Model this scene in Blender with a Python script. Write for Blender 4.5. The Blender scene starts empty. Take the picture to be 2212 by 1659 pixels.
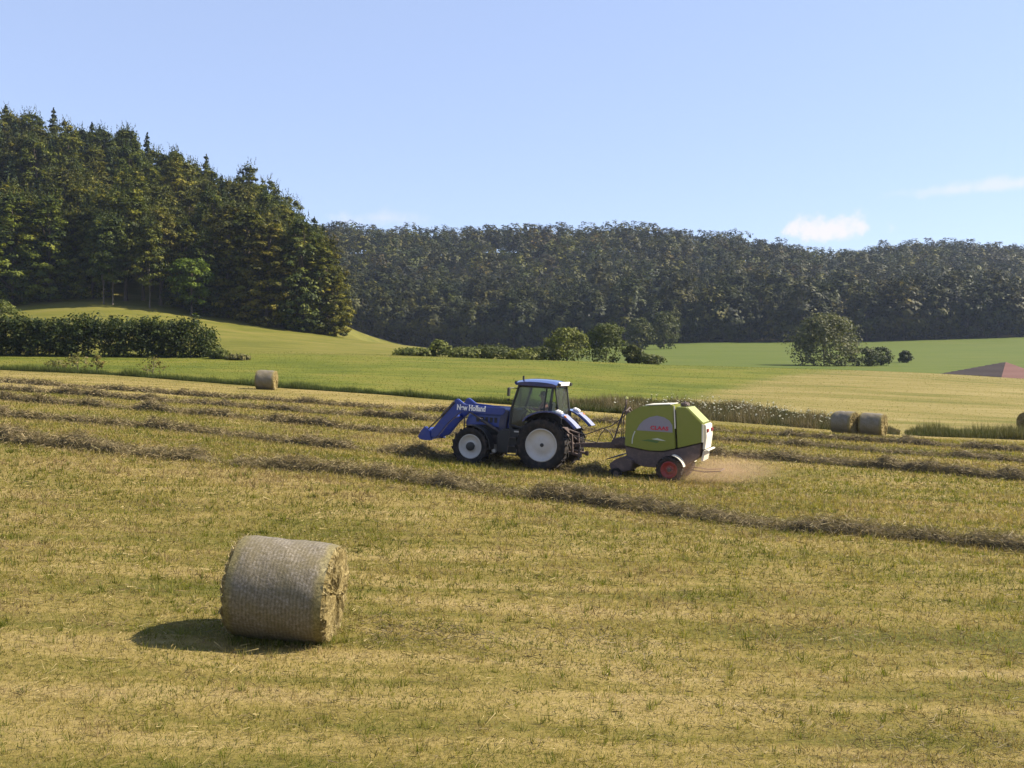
import bpy, bmesh, math, random
import numpy as np
from mathutils import Vector, Matrix

R = math.radians
random.seed(7)
rng = np.random.default_rng(11)
scene = bpy.context.scene
col = scene.collection

# ------------------------------------------------------------------ camera, sky, sun, exposure
F = 1050.0            # focal length in units of a 1024 wide frame
CAMZ = 3.45
HY = 373.0            # height of the eye level line
cam_d = bpy.data.cameras.new('camera')
cam_d.lens = 36.0 * F / 1024.0
cam_d.sensor_width = 36.0
cam_d.clip_start = 0.1
cam_d.clip_end = 6000
cam = bpy.data.objects.new('camera', cam_d)
col.objects.link(cam)
cam.location = (0, 0, CAMZ)
cam.rotation_euler = (R(90) - math.atan(11.0 / F), 0, 0)
scene.camera = cam

SUN_EL, SUN_AZ = 42.0, 7.0      # azimuth: degrees from +X towards +Y (right, a little behind the scene)
sd = Vector((math.cos(R(SUN_AZ)) * math.cos(R(SUN_EL)), math.sin(R(SUN_AZ)) * math.cos(R(SUN_EL)), math.sin(R(SUN_EL))))
sun_d = bpy.data.lights.new('sun', 'SUN')
sun_d.energy = 5.0
sun_d.angle = R(0.5)
sun_d.color = (1.0, 0.90, 0.74)
sun = bpy.data.objects.new('sun', sun_d)
col.objects.link(sun)
sun.rotation_euler = (-sd).to_track_quat('-Z', 'Y').to_euler()
sun.location = (200, 80, 200)

world = bpy.data.worlds.new('World')
scene.world = world
world.use_nodes = True
wn, wl = world.node_tree.nodes, world.node_tree.links
wn.clear()
w_out = wn.new('ShaderNodeOutputWorld')
w_bg = wn.new('ShaderNodeBackground')
w_bg.inputs['Strength'].default_value = 0.075
w_sky = wn.new('ShaderNodeTexSky')
w_sky.sky_type = 'NISHITA'
w_sky.sun_disc = False
w_sky.sun_elevation = R(SUN_EL)
w_sky.sun_rotation = R(90 - SUN_AZ)
w_sky.altitude = 300
w_sky.air_density = 1.0
w_sky.dust_density = 0.4
w_sky.ozone_density = 2.5
wl.new(w_bg.outputs[0], w_out.inputs['Surface'])


def wnode(t, **kw):
    n = wn.new(t)
    for k, v in kw.items():
        setattr(n, k, v)
    return n


def cloud_mask(u, py, su, sv, scale, thr, soft, seed):
    """soft cloud patch round a compass direction (slope u to the right, py upwards)"""
    d = Vector(((u - 512) / F, 1.0, (HY - py) / F)).normalized()
    tc = wnode('ShaderNodeTexCoord')
    sub = wnode('ShaderNodeVectorMath', operation='SUBTRACT')
    wl.new(tc.outputs['Generated'], sub.inputs[0])
    sub.inputs[1].default_value = d
    div = wnode('ShaderNodeVectorMath', operation='DIVIDE')
    wl.new(sub.outputs[0], div.inputs[0])
    div.inputs[1].default_value = (su / F, su / F, sv / F)
    ln = wnode('ShaderNodeVectorMath', operation='LENGTH')
    wl.new(div.outputs[0], ln.inputs[0])
    nz = wnode('ShaderNodeTexNoise')
    nz.inputs['Scale'].default_value = scale
    nz.inputs['Detail'].default_value = 7
    nz.inputs['Roughness'].default_value = 0.6
    add0 = wnode('ShaderNodeVectorMath', operation='ADD')
    wl.new(tc.outputs['Generated'], add0.inputs[0])
    add0.inputs[1].default_value = (seed, seed * 0.7, 0)
    wl.new(add0.outputs[0], nz.inputs['Vector'])
    m = wnode('ShaderNodeMath', operation='MULTIPLY_ADD')
    wl.new(nz.outputs[0], m.inputs[0])
    m.inputs[1].default_value = 3.0
    m.inputs[2].default_value = -1.5
    a = wnode('ShaderNodeMath', operation='ADD')
    wl.new(ln.outputs['Value'], a.inputs[0])
    wl.new(m.outputs[0], a.inputs[1])
    mr = wnode('ShaderNodeMapRange', interpolation_type='SMOOTHSTEP')
    wl.new(a.outputs[0], mr.inputs['Value'])
    mr.inputs['From Min'].default_value = thr
    mr.inputs['From Max'].default_value = thr - soft
    return mr.outputs[0]


masks = [(cloud_mask(830, 228, 38, 13, 42, 1.15, 0.8, 3.1), 0.85),
         (cloud_mask(1010, 184, 46, 7, 30, 1.2, 1.1, 5.4), 0.45),
         (cloud_mask(950, 191, 42, 6, 30, 1.2, 1.1, 1.4), 0.35),
         (cloud_mask(385, 218, 42, 10, 30, 1.2, 1.1, 8.2), 0.35),
         (cloud_mask(1300, 150, 160, 30, 16, 1.1, 1.0, 4.2), 0.5),
         (cloud_mask(-300, 120, 160, 26, 16, 1.1, 1.0, 9.2), 0.4)]
wb = wnode('ShaderNodeMix', data_type='RGBA', blend_type='MULTIPLY')     # the photograph's cool white balance
wb.inputs['Factor'].default_value = 1.0
wl.new(w_sky.outputs[0], wb.inputs[6]); wb.inputs[7].default_value = (1.02, 0.97, 1.05, 1)
veil = wnode('ShaderNodeMix', data_type='RGBA')     # thin even veil of summer vapour over the whole sky
veil.inputs['Factor'].default_value = 0.5
wl.new(wb.outputs[2], veil.inputs[6]); veil.inputs[7].default_value = (3.1, 3.75, 5.35, 1)
cur = veil.outputs[2]
for msk, amt in masks:
    mm = wnode('ShaderNodeMath', operation='MULTIPLY')
    wl.new(msk, mm.inputs[0])
    mm.inputs[1].default_value = amt
    mx = wnode('ShaderNodeMix', data_type='RGBA')
    wl.new(mm.outputs[0], mx.inputs['Factor'])
    wl.new(cur, mx.inputs[6])
    mx.inputs[7].default_value = (5.3, 4.95, 5.2, 1)
    cur = mx.outputs[2]
wl.new(cur, w_bg.inputs['Color'])

scene.view_settings.view_transform = 'Standard'
scene.view_settings.look = 'None'
scene.view_settings.gamma = 1.0
scene.view_settings.exposure = 1.38
scene.view_settings.use_curve_mapping = False
scene.render.engine = 'CYCLES'
scene.cycles.max_bounces = 6
scene.cycles.transparent_max_bounces = 12
scene.cycles.volume_bounces = 1


# ------------------------------------------------------------------ small helpers
def tag(o, label=None, cat=None, group=None, kind=None):
    if label: o['label'] = label
    if cat: o['category'] = cat
    if group: o['group'] = group
    if kind: o['kind'] = kind
    return o


def empty(name, loc=(0, 0, 0), rz=0.0):
    o = bpy.data.objects.new(name, None)
    o.empty_display_size = 0.3
    o.location = loc
    o.rotation_euler = (0, 0, rz)
    col.objects.link(o)
    return o


def link(name, me, mat=None, parent=None):
    o = bpy.data.objects.new(name, me)
    col.objects.link(o)
    if mat is not None and len(me.materials) == 0:
        me.materials.append(mat)
    if parent is not None:
        o.parent = parent
    return o


def np_mesh(name, verts, faces, colors=None, smooth=False):
    """verts (N,3), faces (M,k) with one k for all"""
    me = bpy.data.meshes.new(name)
    verts = np.asarray(verts, np.float32)
    faces = np.asarray(faces, np.int32)
    m, k = faces.shape
    me.vertices.add(len(verts))
    me.vertices.foreach_set('co', verts.ravel())
    me.loops.add(m * k)
    me.loops.foreach_set('vertex_index', faces.ravel())
    me.polygons.add(m)
    me.polygons.foreach_set('loop_start', np.arange(0, m * k, k, dtype=np.int32))
    try:
        me.polygons.foreach_set('loop_total', np.full(m, k, np.int32))
    except Exception:
        pass
    if colors is not None:
        a = me.color_attributes.new('col', 'FLOAT_COLOR', 'POINT')
        c4 = np.ones((len(verts), 4), np.float32)
        c4[:, :3] = colors
        a.data.foreach_set('color', c4.ravel())
    me.update(calc_edges=True)
    if smooth:
        me.polygons.foreach_set('use_smooth', np.ones(m, bool))
    me.validate()
    return me


def hash2(ix, iy, seed):
    h = (ix.astype(np.int64) * 374761393 + iy.astype(np.int64) * 668265263 + seed * 1442695041) & 0xffffffff
    h = ((h ^ (h >> 13)) * 1274126177) & 0xffffffff
    h = h ^ (h >> 16)
    return (h & 0xffff) / 65535.0


def vnoise(x, y, seed=0):
    x = np.asarray(x, float); y = np.asarray(y, float)
    ix = np.floor(x); iy = np.floor(y)
    fx = x - ix; fy = y - iy
    fx = fx * fx * (3 - 2 * fx); fy = fy * fy * (3 - 2 * fy)
    a = hash2(ix, iy, seed); b = hash2(ix + 1, iy, seed)
    c = hash2(ix, iy + 1, seed); d = hash2(ix + 1, iy + 1, seed)
    return (a * (1 - fx) + b * fx) * (1 - fy) + (c * (1 - fx) + d * fx) * fy


def fbm(x, y, seed=0, octs=3):
    s = 0.0; amp = 0.5; tot = 0
    for i in range(octs):
        s = s + amp * vnoise(x * 2 ** i, y * 2 ** i, seed + i * 17)
        tot += amp; amp *= 0.5
    return s / tot


# ------------------------------------------------------------------ materials
def new_mat(name):
    m = bpy.data.materials.new(name)
    m.use_nodes = True
    nt = m.node_tree
    b = nt.nodes['Principled BSDF']
    return m, nt, b


def nd(nt, t, **kw):
    n = nt.nodes.new(t)
    for k, v in kw.items():
        setattr(n, k, v)
    return n


def ramp(nt, fac, stops):
    r = nd(nt, 'ShaderNodeValToRGB')
    e = r.color_ramp.elements
    while len(e) > 1:
        e.remove(e[0])
    e[0].position = stops[0][0]; e[0].color = (*stops[0][1], 1)
    for p, c in stops[1:]:
        n = e.new(p); n.color = (*c, 1)
    nt.links.new(fac, r.inputs[0])
    return r.outputs[0]


def noise(nt, vec, scale, detail=4, rough=0.6, dist=0.0):
    n = nd(nt, 'ShaderNodeTexNoise')
    n.inputs['Scale'].default_value = scale
    n.inputs['Detail'].default_value = detail
    n.inputs['Roughness'].default_value = rough
    n.inputs['Distortion'].default_value = dist
    if vec is not None:
        nt.links.new(vec, n.inputs['Vector'])
    return n.outputs[0]


def mapping(nt, rot=0.0, scale=(1, 1, 1), coord='Object'):
    tc = nd(nt, 'ShaderNodeTexCoord')
    mp = nd(nt, 'ShaderNodeMapping')
    nt.links.new(tc.outputs[coord], mp.inputs['Vector'])
    mp.inputs['Rotation'].default_value = (0, 0, rot)
    mp.inputs['Scale'].default_value = scale
    return mp.outputs[0]


def mix(nt, fac, a, b, mode='MIX'):
    m = nd(nt, 'ShaderNodeMix', data_type='RGBA', blend_type=mode)
    for i, v in ((0, fac), (6, a), (7, b)):
        if isinstance(v, (int, float)):
            m.inputs[i].default_value = v
        elif isinstance(v, tuple):
            m.inputs[i].default_value = (*v, 1)
        else:
            nt.links.new(v, m.inputs[i])
    return m.outputs[2]


def bump(nt, h, b, strength=0.4, dist=0.05):
    n = nd(nt, 'ShaderNodeBump')
    n.inputs['Strength'].default_value = strength
    n.inputs['Distance'].default_value = dist
    nt.links.new(h, n.inputs['Height'])
    nt.links.new(n.outputs[0], b.inputs['Normal'])


def plain(name, c, rough=0.5, metal=0.0, dirt=0.25, dirt_c=(0.20, 0.15, 0.09), scale=6.0, spec=0.5, coat=0.0):
    m, nt, b = new_mat(name)
    v = mapping(nt)
    n = noise(nt, v, scale, 6, 0.65)
    f = nd(nt, 'ShaderNodeMapRange')
    f.inputs['From Min'].default_value = 0.45
    f.inputs['From Max'].default_value = 0.75
    f.inputs['To Max'].default_value = dirt
    nt.links.new(n, f.inputs['Value'])
    nt.links.new(mix(nt, f.outputs[0], c, dirt_c), b.inputs['Base Color'])
    b.inputs['Roughness'].default_value = rough
    b.inputs['Metallic'].default_value = metal
    b.inputs['Specular IOR Level'].default_value = spec
    b.inputs['Coat Weight'].default_value = coat
    return m


def leafy(name, tint=(1, 1, 1), trans=0.28, vary=0.35, autumn=0.0):
    """foliage from the 'col' attribute with a little change from object to object"""
    m, nt, b = new_mat(name)
    at = nd(nt, 'ShaderNodeAttribute', attribute_name='col')
    oi = nd(nt, 'ShaderNodeObjectInfo')
    rv = ramp(nt, oi.outputs['Random'], [(0.0, (1 - vary, 1 - vary, 1 - vary)), (0.35, (1, 1, 1)),
                                         (0.6, (1 - .5 * vary, 1 - .3 * vary, 1.0)),
                                         (0.8, (1 + vary, 1 + .6 * vary, 1)), (0.92, (1 + autumn, 1 + .15 * autumn, 0.9)), (1.0, (1 - vary * .6, 1, 1))])
    rv.node.color_ramp.interpolation = 'LINEAR'
    c = mix(nt, 1.0, at.outputs['Color'], rv, 'MULTIPLY')
    c = mix(nt, 1.0, c, tint, 'MULTIPLY')
    nt.links.new(c, b.inputs['Base Color'])
    b.inputs['Roughness'].default_value = 0.65
    b.inputs['Specular IOR Level'].default_value = 0.2
    tr = nd(nt, 'ShaderNodeBsdfTranslucent')
    nt.links.new(mix(nt, 1.0, c, (1.25, 1.3, 0.6), 'MULTIPLY'), tr.inputs['Color'])
    ms = nd(nt, 'ShaderNodeMixShader')
    ms.inputs[0].default_value = trans
    nt.links.new(b.outputs[0], ms.inputs[1])
    nt.links.new(tr.outputs[0], ms.inputs[2])
    nt.links.new(ms.outputs[0], nt.nodes['Material Output'].inputs['Surface'])
    return m


PHI = R(22.0)
TP = math.tan(PHI)


def ground_mat(name, stops_a, streak=(0.12, 1.2), fine=9.0, bumpd=0.06, zone=None, stops_b=None):
    m, nt, b = new_mat(name)
    k = 0.66 if name.startswith('mown') else 0.70
    stops_a = [(0.5 + (p - 0.5) * (0.42 if name.startswith('mown') else 0.30), tuple(q * k for q in c)) for p, c in stops_a]
    if stops_b: stops_b = [(0.51 + (p - 0.47) * 0.5, tuple(q * k for q in c)) for p, c in stops_b]
    v = mapping(nt, PHI, (streak[0], streak[1], 1))
    v0 = mapping(nt)
    n1 = noise(nt, v, 1.0, 6, 0.62, 0.4)
    n2 = noise(nt, v0, fine, 6, 0.75)
    n3 = noise(nt, v0, 0.11, 7, 0.68)
    a = nd(nt, 'ShaderNodeMath', operation='MULTIPLY_ADD')
    nt.links.new(n1, a.inputs[0]); a.inputs[1].default_value = 0.55
    b2 = nd(nt, 'ShaderNodeMath', operation='MULTIPLY')
    nt.links.new(n2, b2.inputs[0]); b2.inputs[1].default_value = 0.30
    nt.links.new(b2.outputs[0], a.inputs[2])
    c2 = nd(nt, 'ShaderNodeMath', operation='MULTIPLY_ADD')
    nt.links.new(n3, c2.inputs[0]); c2.inputs[1].default_value = 0.35
    nt.links.new(a.outputs[0], c2.inputs[2])
    d2 = nd(nt, 'ShaderNodeMath', operation='SUBTRACT')
    nt.links.new(c2.outputs[0], d2.inputs[0]); d2.inputs[1].default_value = 0.1
    ca = ramp(nt, d2.outputs[0], stops_a)
    if zone:
        at = nd(nt, 'ShaderNodeAttribute', attribute_name='col')
        sp = nd(nt, 'ShaderNodeSeparateColor')
        nt.links.new(at.outputs['Color'], sp.inputs[0])
        vb = mapping(nt, R(-48), (0.035, 0.42, 1))
        nb = noise(nt, vb, 1.0, 5, 0.6, 0.3)
        e2 = nd(nt, 'ShaderNodeMath', operation='MULTIPLY_ADD')
        nt.links.new(nb, e2.inputs[0]); e2.inputs[1].default_value = 0.75
        nt.links.new(b2.outputs[0], e2.inputs[2])
        cb = ramp(nt, e2.outputs[0], stops_b)
        zn = nd(nt, 'ShaderNodeMath', operation='MULTIPLY_ADD')
        nt.links.new(n1, zn.inputs[0]); zn.inputs[1].default_value = 0.5
        nt.links.new(sp.outputs[0], zn.inputs[2])
        mr = nd(nt, 'ShaderNodeMapRange', interpolation_type='SMOOTHSTEP')
        nt.links.new(zn.outputs[0], mr.inputs['Value'])
        mr.inputs['From Min'].default_value = zone[0]; mr.inputs['From Max'].default_value = zone[1]
        ca = mix(nt, mr.outputs[0], ca, cb)
    nt.links.new(ca, b.inputs['Base Color'])
    b.inputs['Roughness'].default_value = 0.95
    b.inputs['Specular IOR Level'].default_value = 0.1
    bump(nt, n2, b, 0.7, bumpd)
    return m


# real-world ground colours
M = {}
M['hay'] = ground_mat('mown_hay_field',
                      [(0.22, (0.115, 0.115, 0.022)), (0.42, (0.20, 0.165, 0.042)), (0.56, (0.285, 0.22, 0.07)), (0.72, (0.36, 0.275, 0.11)), (0.9, (0.25, 0.175, 0.08))])
M['meadow'] = ground_mat('green_meadow',
                         [(0.25, (0.082, 0.105, 0.010)), (0.5, (0.125, 0.140, 0.015)), (0.75, (0.165, 0.155, 0.026))], fine=4,
                         zone=(0.55, 0.95), stops_b=[(0.25, (0.125, 0.125, 0.024)), (0.42, (0.185, 0.160, 0.042)), (0.55, (0.225, 0.185, 0.06)), (0.75, (0.275, 0.225, 0.085))], streak=(0.06, 0.35))
M['hill'] = ground_mat('hill_pasture',
                       [(0.25, (0.110, 0.115, 0.016)), (0.5, (0.148, 0.142, 0.024)), (0.8, (0.185, 0.162, 0.038))], fine=3,
                       zone=(0.55, 0.95), stops_b=[(0.25, (0.070, 0.100, 0.014)), (0.5, (0.095, 0.125, 0.018)), (0.8, (0.125, 0.135, 0.028))], streak=(0.03, 0.15))
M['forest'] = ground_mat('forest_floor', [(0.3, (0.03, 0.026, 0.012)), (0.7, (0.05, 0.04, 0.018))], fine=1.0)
M['grass'] = leafy('grass_blades', trans=0.42, vary=0.0)
M['weed'] = leafy('weed_blades', trans=0.15, vary=0.0)
M['strand'] = leafy('hay_strands', trans=0.15, vary=0.0)
M['leaf'] = leafy('beech_leaves', tint=(1.42, 1.32, 0.60), trans=0.22, vary=0.25, autumn=0.12)
M['leaf_far'] = leafy('far_leaves', tint=(0.70, 0.66, 0.34), trans=0.14, vary=0.36, autumn=0.3)
M['needle'] = leafy('spruce_needles', tint=(0.9, 0.95, 0.9), trans=0.1, vary=0.2, autumn=0.1)
M['shrub'] = leafy('shrub_leaves', vary=0.15)
M['bark'] = plain('bark', (0.075, 0.058, 0.042), 0.95, dirt=0.5, dirt_c=(0.14, 0.125, 0.10), scale=3, spec=0.1)
M['bark_pale'] = plain('pale_bark', (0.12, 0.10, 0.075), 0.95, dirt=0.5, dirt_c=(0.10, 0.085, 0.06), scale=3, spec=0.1)

# ------------------------------------------------------------------ terrain
UMIN, UMAX = -420.0, 1444.0


def curve(us, vs):
    us = np.array(us, float); vs = np.array(vs, float)
    return lambda u: np.interp(u, us, vs)


def smooth_curve(us, vs, w=28.0):
    f = curve(us, vs)
    offs = np.linspace(-w, w, 9)
    return lambda u: sum(f(np.asarray(u, float) + o) for o in offs) / len(offs)


def row_dist(yr):
    y0 = yr * (1 + 0.4876 * TP)
    return lambda u: y0 / np.maximum(1 + np.clip((np.asarray(u, float) - 512) / F, -0.75, 0.85) * TP, 0.5)


ROW = {'e': 20.5, 'd': 28.75, 'c': 34.0, 'b': 39.8, 'a': 45.2}
CURVES = [
    # (distance function, height-line function): the lie of the land along each line
    (row_dist(20.5), smooth_curve([-300, 0, 192, 249, 326, 440, 555, 671, 787, 1024, 1300], [410, 441, 460, 465, 473, 485, 500, 513, 527, 549, 574])),
    (row_dist(28.75), smooth_curve([-300, 0, 172, 364, 545, 671, 768, 1024, 1300], [389, 416, 431, 451, 469, 479, 487, 505, 526])),
    (row_dist(34.0), smooth_curve([-300, 0, 230, 364, 512, 734, 1024, 1300], [376, 399, 417, 430, 440, 457, 481, 503])),
    (row_dist(39.8), smooth_curve([-300, 0, 345, 512, 742, 1024, 1300], [370, 390, 415, 426, 442, 463, 483])),
    (row_dist(45.2), smooth_curve([-300, 0, 374, 512, 726, 1024, 1300], [364, 382, 408, 416, 433, 452, 470])),
    (smooth_curve([-300, 0, 267, 512, 860, 1024, 1300], [98, 88, 76, 69, 66, 66, 66]),
     smooth_curve([-300, 0, 115, 249, 345, 422, 600, 715, 830, 910, 1024, 1300], [356, 370, 375, 386, 392, 398, 412, 421, 430, 436, 440, 452])),
    (smooth_curve([-300, 0, 400, 600, 1024, 1300], [112, 112, 122, 128, 128, 128]),
     smooth_curve([-300, 0, 213, 390, 512, 600, 660, 760, 850, 950, 1024, 1300], [354, 354.5, 353, 356, 359.5, 362, 365, 367.5, 370, 374, 379, 392])),
    (smooth_curve([-300, 430, 600, 1300], [150, 150, 152, 152]),
     smooth_curve([-300, 0, 100, 200, 270, 350, 430, 512, 600, 860, 920, 1024, 1300], [332, 331, 329, 335, 341, 348, 354, 361, 366, 371, 377, 386, 398])),
    (smooth_curve([-300, 430, 600, 700, 1300], [195, 190, 190, 200, 205]),
     smooth_curve([-300, 0, 50, 100, 150, 200, 270, 350, 430, 512, 600, 680, 820, 1024, 1300], [318, 309, 305, 304, 308, 317, 328, 339.5, 348.5, 359, 365, 364, 366, 370, 374], 12)),
    (smooth_curve([-300, 330, 430, 1300], [295, 285, 290, 290]),
     smooth_curve([-300, 0, 100, 200, 260, 300, 335, 380, 450, 512, 640, 820, 1024, 1300], [150, 186, 206, 238, 254, 285, 322, 352, 360, 362, 352, 353, 354, 356], 10)),
    (smooth_curve([-300, 300, 640, 1024, 1300], [410, 405, 400, 400, 400]),
     smooth_curve([-300, 0, 250, 350, 420, 520, 640, 690, 860, 1024, 1300], [200, 215, 270, 330, 350, 351, 345, 342.5, 342, 337, 333])),
    (smooth_curve([-300, 640, 800, 1024, 1300], [720, 720, 760, 880, 900]),
     smooth_curve([-300, 320, 400, 450, 480, 560, 640, 700, 740, 780, 810, 850, 880, 930, 980, 1024, 1300],
                  [233, 256, 257, 260, 256, 255, 255, 262, 264, 271, 277, 279, 274, 269, 271, 277, 297], 14)),
    (curve([-300, 1300], [1150, 1150]), curve([-300, 1300], [300, 310])),
]


def line_z(k, u):
    y = CURVES[k][0](u)
    return CURVES[k][1](u) * 0 + CAMZ - (CURVES[k][1](u) - HY) / F * y


# near ground: a plane fitted to the nearest lines and to the ground under the near bale
_us = np.linspace(-60, 1084, 24)
_p = []; _z = []
for k_, w_ in ((0, 2.0), (1, 1.0)):
    yy = CURVES[k_][0](_us); xx = (_us - 512) / F * yy
    for a_, b_, c_ in zip(xx, yy, line_z(k_, _us)):
        _p.append((w_, w_ * a_, w_ * b_)); _z.append(w_ * c_)
_p.append((12, 12 * -2.98, 12 * 13.9)); _z.append(12 * (CAMZ - 268 * 13.9 / F))
PL = np.linalg.lstsq(np.array(_p), np.array(_z), rcond=None)[0]


def terrain(X, Y):
    X = np.atleast_1d(np.asarray(X, float)); Y = np.atleast_1d(np.asarray(Y, float))
    X, Y = np.broadcast_arrays(X, Y)
    shp = X.shape
    X = X.ravel(); Y = Y.ravel()
    Ys = np.maximum(Y, 4.0)
    u = np.clip(512 + F * X / Ys, UMIN, UMAX)
    K = len(CURVES)
    yk = np.stack([CURVES[k][0](u) for k in range(K)], 1)
    zk = np.stack([line_z(k, u) for k in range(K)], 1)
    h = np.diff(yk, axis=1); dl = np.diff(zk, axis=1) / h
    m = np.zeros_like(zk)
    a, b = dl[:, :-1], dl[:, 1:]
    w1 = 2 * h[:, 1:] + h[:, :-1]; w2 = h[:, 1:] + 2 * h[:, :-1]
    with np.errstate(divide='ignore', invalid='ignore'):
        hm = (w1 + w2) / (w1 / a + w2 / b)
    m[:, 1:-1] = np.where(a * b > 0, hm, 0.0)
    m[:, 0] = dl[:, 0]; m[:, -1] = dl[:, -1]
    yc = np.clip(Y, yk[:, 0], yk[:, -1])
    i = np.clip((yc[:, None] >= yk).sum(1) - 1, 0, K - 2)
    r = np.arange(len(yc))
    hh = h[r, i]; t = (yc - yk[r, i]) / hh
    z = ((2 * t ** 3 - 3 * t ** 2 + 1) * zk[r, i] + (t ** 3 - 2 * t ** 2 + t) * hh * m[r, i]
         + (-2 * t ** 3 + 3 * t ** 2) * zk[r, i + 1] + (t ** 3 - t ** 2) * hh * m[r, i + 1])
    zp = PL[0] + PL[1] * np.clip(X, -60, 60) + PL[2] * np.maximum(Y, -30)
    w = np.clip((Y - (yk[:, 0] - 8)) / 8.5, 0, 1)
    w = w * w * (3 - 2 * w)
    z = zp * (1 - w) + z * w
    z = z + 0.05 * (fbm(X * 0.35, Y * 0.35, 5, 2) - 0.5) * np.clip((120 - Y) / 60, 0, 1)
    return z.reshape(shp)


def gz(x, y):
    return float(terrain(x, y)[0])


def spot(u, y):
    """a place on the ground: compass column u, distance y"""
    x = (u - 512) / F * y
    return Vector((x, y, gz(x, y)))


def sheet(name, ya, yb, nu, nv, mat, power=1.0, zone=None, back=False):
    us = np.concatenate([np.linspace(UMIN, -40, nu // 6, endpoint=False), np.linspace(-40, 1064, nu), np.linspace(1064, UMAX, nu // 6 + 1)[1:]])
    vs = np.linspace(0, 1, nv) ** power
    A = ya(us); B = yb(us)
    Y = A[None, :] + (B - A)[None, :] * vs[:, None]
    X = (us - 512)[None, :] / F * (Y + (30.0 * (1 - vs[:, None]) if back else 0.0))
    U = np.repeat(us[None, :], nv, 0)
    if back:
        yb_ = np.array([-55, -30, -14, -5, 0.5, 2.0])
        Yb = np.repeat(yb_[:, None], len(us), 1)
        Xb = (us - 512)[None, :] / F * (33.0 + (3.0 - yb_[:, None]) * 0.5)
        Y = np.concatenate([Yb, Y]); X = np.concatenate([Xb, X]); U = np.concatenate([np.repeat(us[None, :], 6, 0), U])
    Z = terrain(X, Y)
    n, m = X.shape
    V = np.stack([X, Y, Z], -1).reshape(-1, 3)
    idx = np.arange(n * m).reshape(n, m)
    Fc = np.stack([idx[:-1, :-1], idx[:-1, 1:], idx[1:, 1:], idx[1:, :-1]], -1).reshape(-1, 4)
    c = None
    if zone is not None:
        zz = zone(U, Y).reshape(-1)
        c = np.stack([zz, zz, zz], 1)
    o = link(name, np_mesh(name, V, Fc, c, True), mat)
    tag(o, kind='structure')
    return o


const = lambda v: (lambda u: np.asarray(u, float) * 0 + v)


def z_meadow(u, y):     # 1 where the right hand meadow has been mown to stubble
    a = np.clip((u - 560 - (y - 68) * 4.0) / 120, 0, 1)
    return a * 1.0


def z_hill(u, y):       # 1 where the far meadow is fresh green
    return np.clip((u - 470) / 90, 0, 1)


sheet('hay_field', const(3.0), CURVES[5][0], 260, 150, M['hay'], 1.5, back=True)
sheet('meadow', CURVES[5][0], CURVES[6][0], 240, 60, M['meadow'], zone=z_meadow)
sheet('hill_pasture', CURVES[6][0], CURVES[10][0], 240, 120, M['hill'], zone=z_hill)
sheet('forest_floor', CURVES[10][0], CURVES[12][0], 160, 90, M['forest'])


# ------------------------------------------------------------------ blades, strands
def blade_mesh(name, P, h, w, yaw, lean, leandir, C):
    n = len(P)
    dx = np.cos(yaw) * w * 0.5; dy = np.sin(yaw) * w * 0.5
    V = np.empty((n, 3, 3))
    V[:, 0] = P + np.stack([-dx, -dy, -0.01 + 0 * dx], 1)
    V[:, 1] = P + np.stack([dx, dy, -0.01 + 0 * dx], 1)
    s = np.sin(lean) * h
    V[:, 2] = P + np.stack([np.cos(leandir) * s, np.sin(leandir) * s, np.cos(lean) * h], 1)
    Fc = np.arange(n * 3).reshape(n, 3)
    Cc = np.repeat(C[:, None, :], 3, 1) * np.array([0.75, 0.76, 0.74])
    Cc[:, :2] *= 0.9
    return np_mesh(name, V.reshape(-1, 3), Fc, Cc.reshape(-1, 3))


def lerp(a, b, t):
    return a + (b - a) * t


def palette(cols, t):
    cols = np.array(cols, float)
    x = np.clip(t, 0, 0.9999) * (len(cols) - 1)
    i = x.astype(int); f = (x - i)[:, None]
    return cols[i] * (1 - f) + cols[i + 1] * f


def field_points(n, y0, y1, expo, u0=-60, u1=1084):
    """random ground spots, denser close by"""
    q = rng.random(n)
    e = 2 - expo
    y = (y0 ** e + q * (y1 ** e - y0 ** e)) ** (1 / e)
    u = rng.uniform(u0, u1, n)
    x = (u - 512) / F * (y + 5.0)
    return x, y


# short mown grass and stubble in front
x, y = field_points(570000, 6.5, 60, 1.62)
keep = y < CURVES[5][0](512 + F * x / y) - 0.3
x = x[keep]; y = y[keep]
xr = x * math.cos(PHI) - y * math.sin(PHI); yr = x * math.sin(PHI) + y * math.cos(PHI)
big = fbm(xr * 0.10, yr * 0.75, 3, 3)
mid = fbm(x * 0.9, y * 0.9, 9, 3)
mid2 = fbm(xr * 1.5, yr * 4.0, 19, 3)
thin = fbm(xr * 0.12, yr * 2.2, 23, 2)
u_ = 512 + F * x / y; py_ = HY + F * (CAMZ - terrain(x, y)) / y
pale = np.clip((u_ - 560) / 300, 0, 1) * np.clip((py_ - 600) / 110, 0, 1)
tt = 0.46 + 0.22 * pale + 1.05 * (big - 0.5) + 0.8 * (thin - 0.5) + 0.8 * (mid - 0.5) + 1.5 * (mid2 - 0.5) + rng.normal(0, 0.13, len(x))
def line_offset(u0, p0):
    yy = np.linspace(6, 40, 600); xx = (u0 - 512) / F * yy
    pp = HY + F * (CAMZ - terrain(xx, yy)) / yy
    i_ = int(np.argmin(np.abs(pp - p0)))
    return xx[i_] * math.sin(PHI) + yy[i_] * math.cos(PHI)


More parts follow.
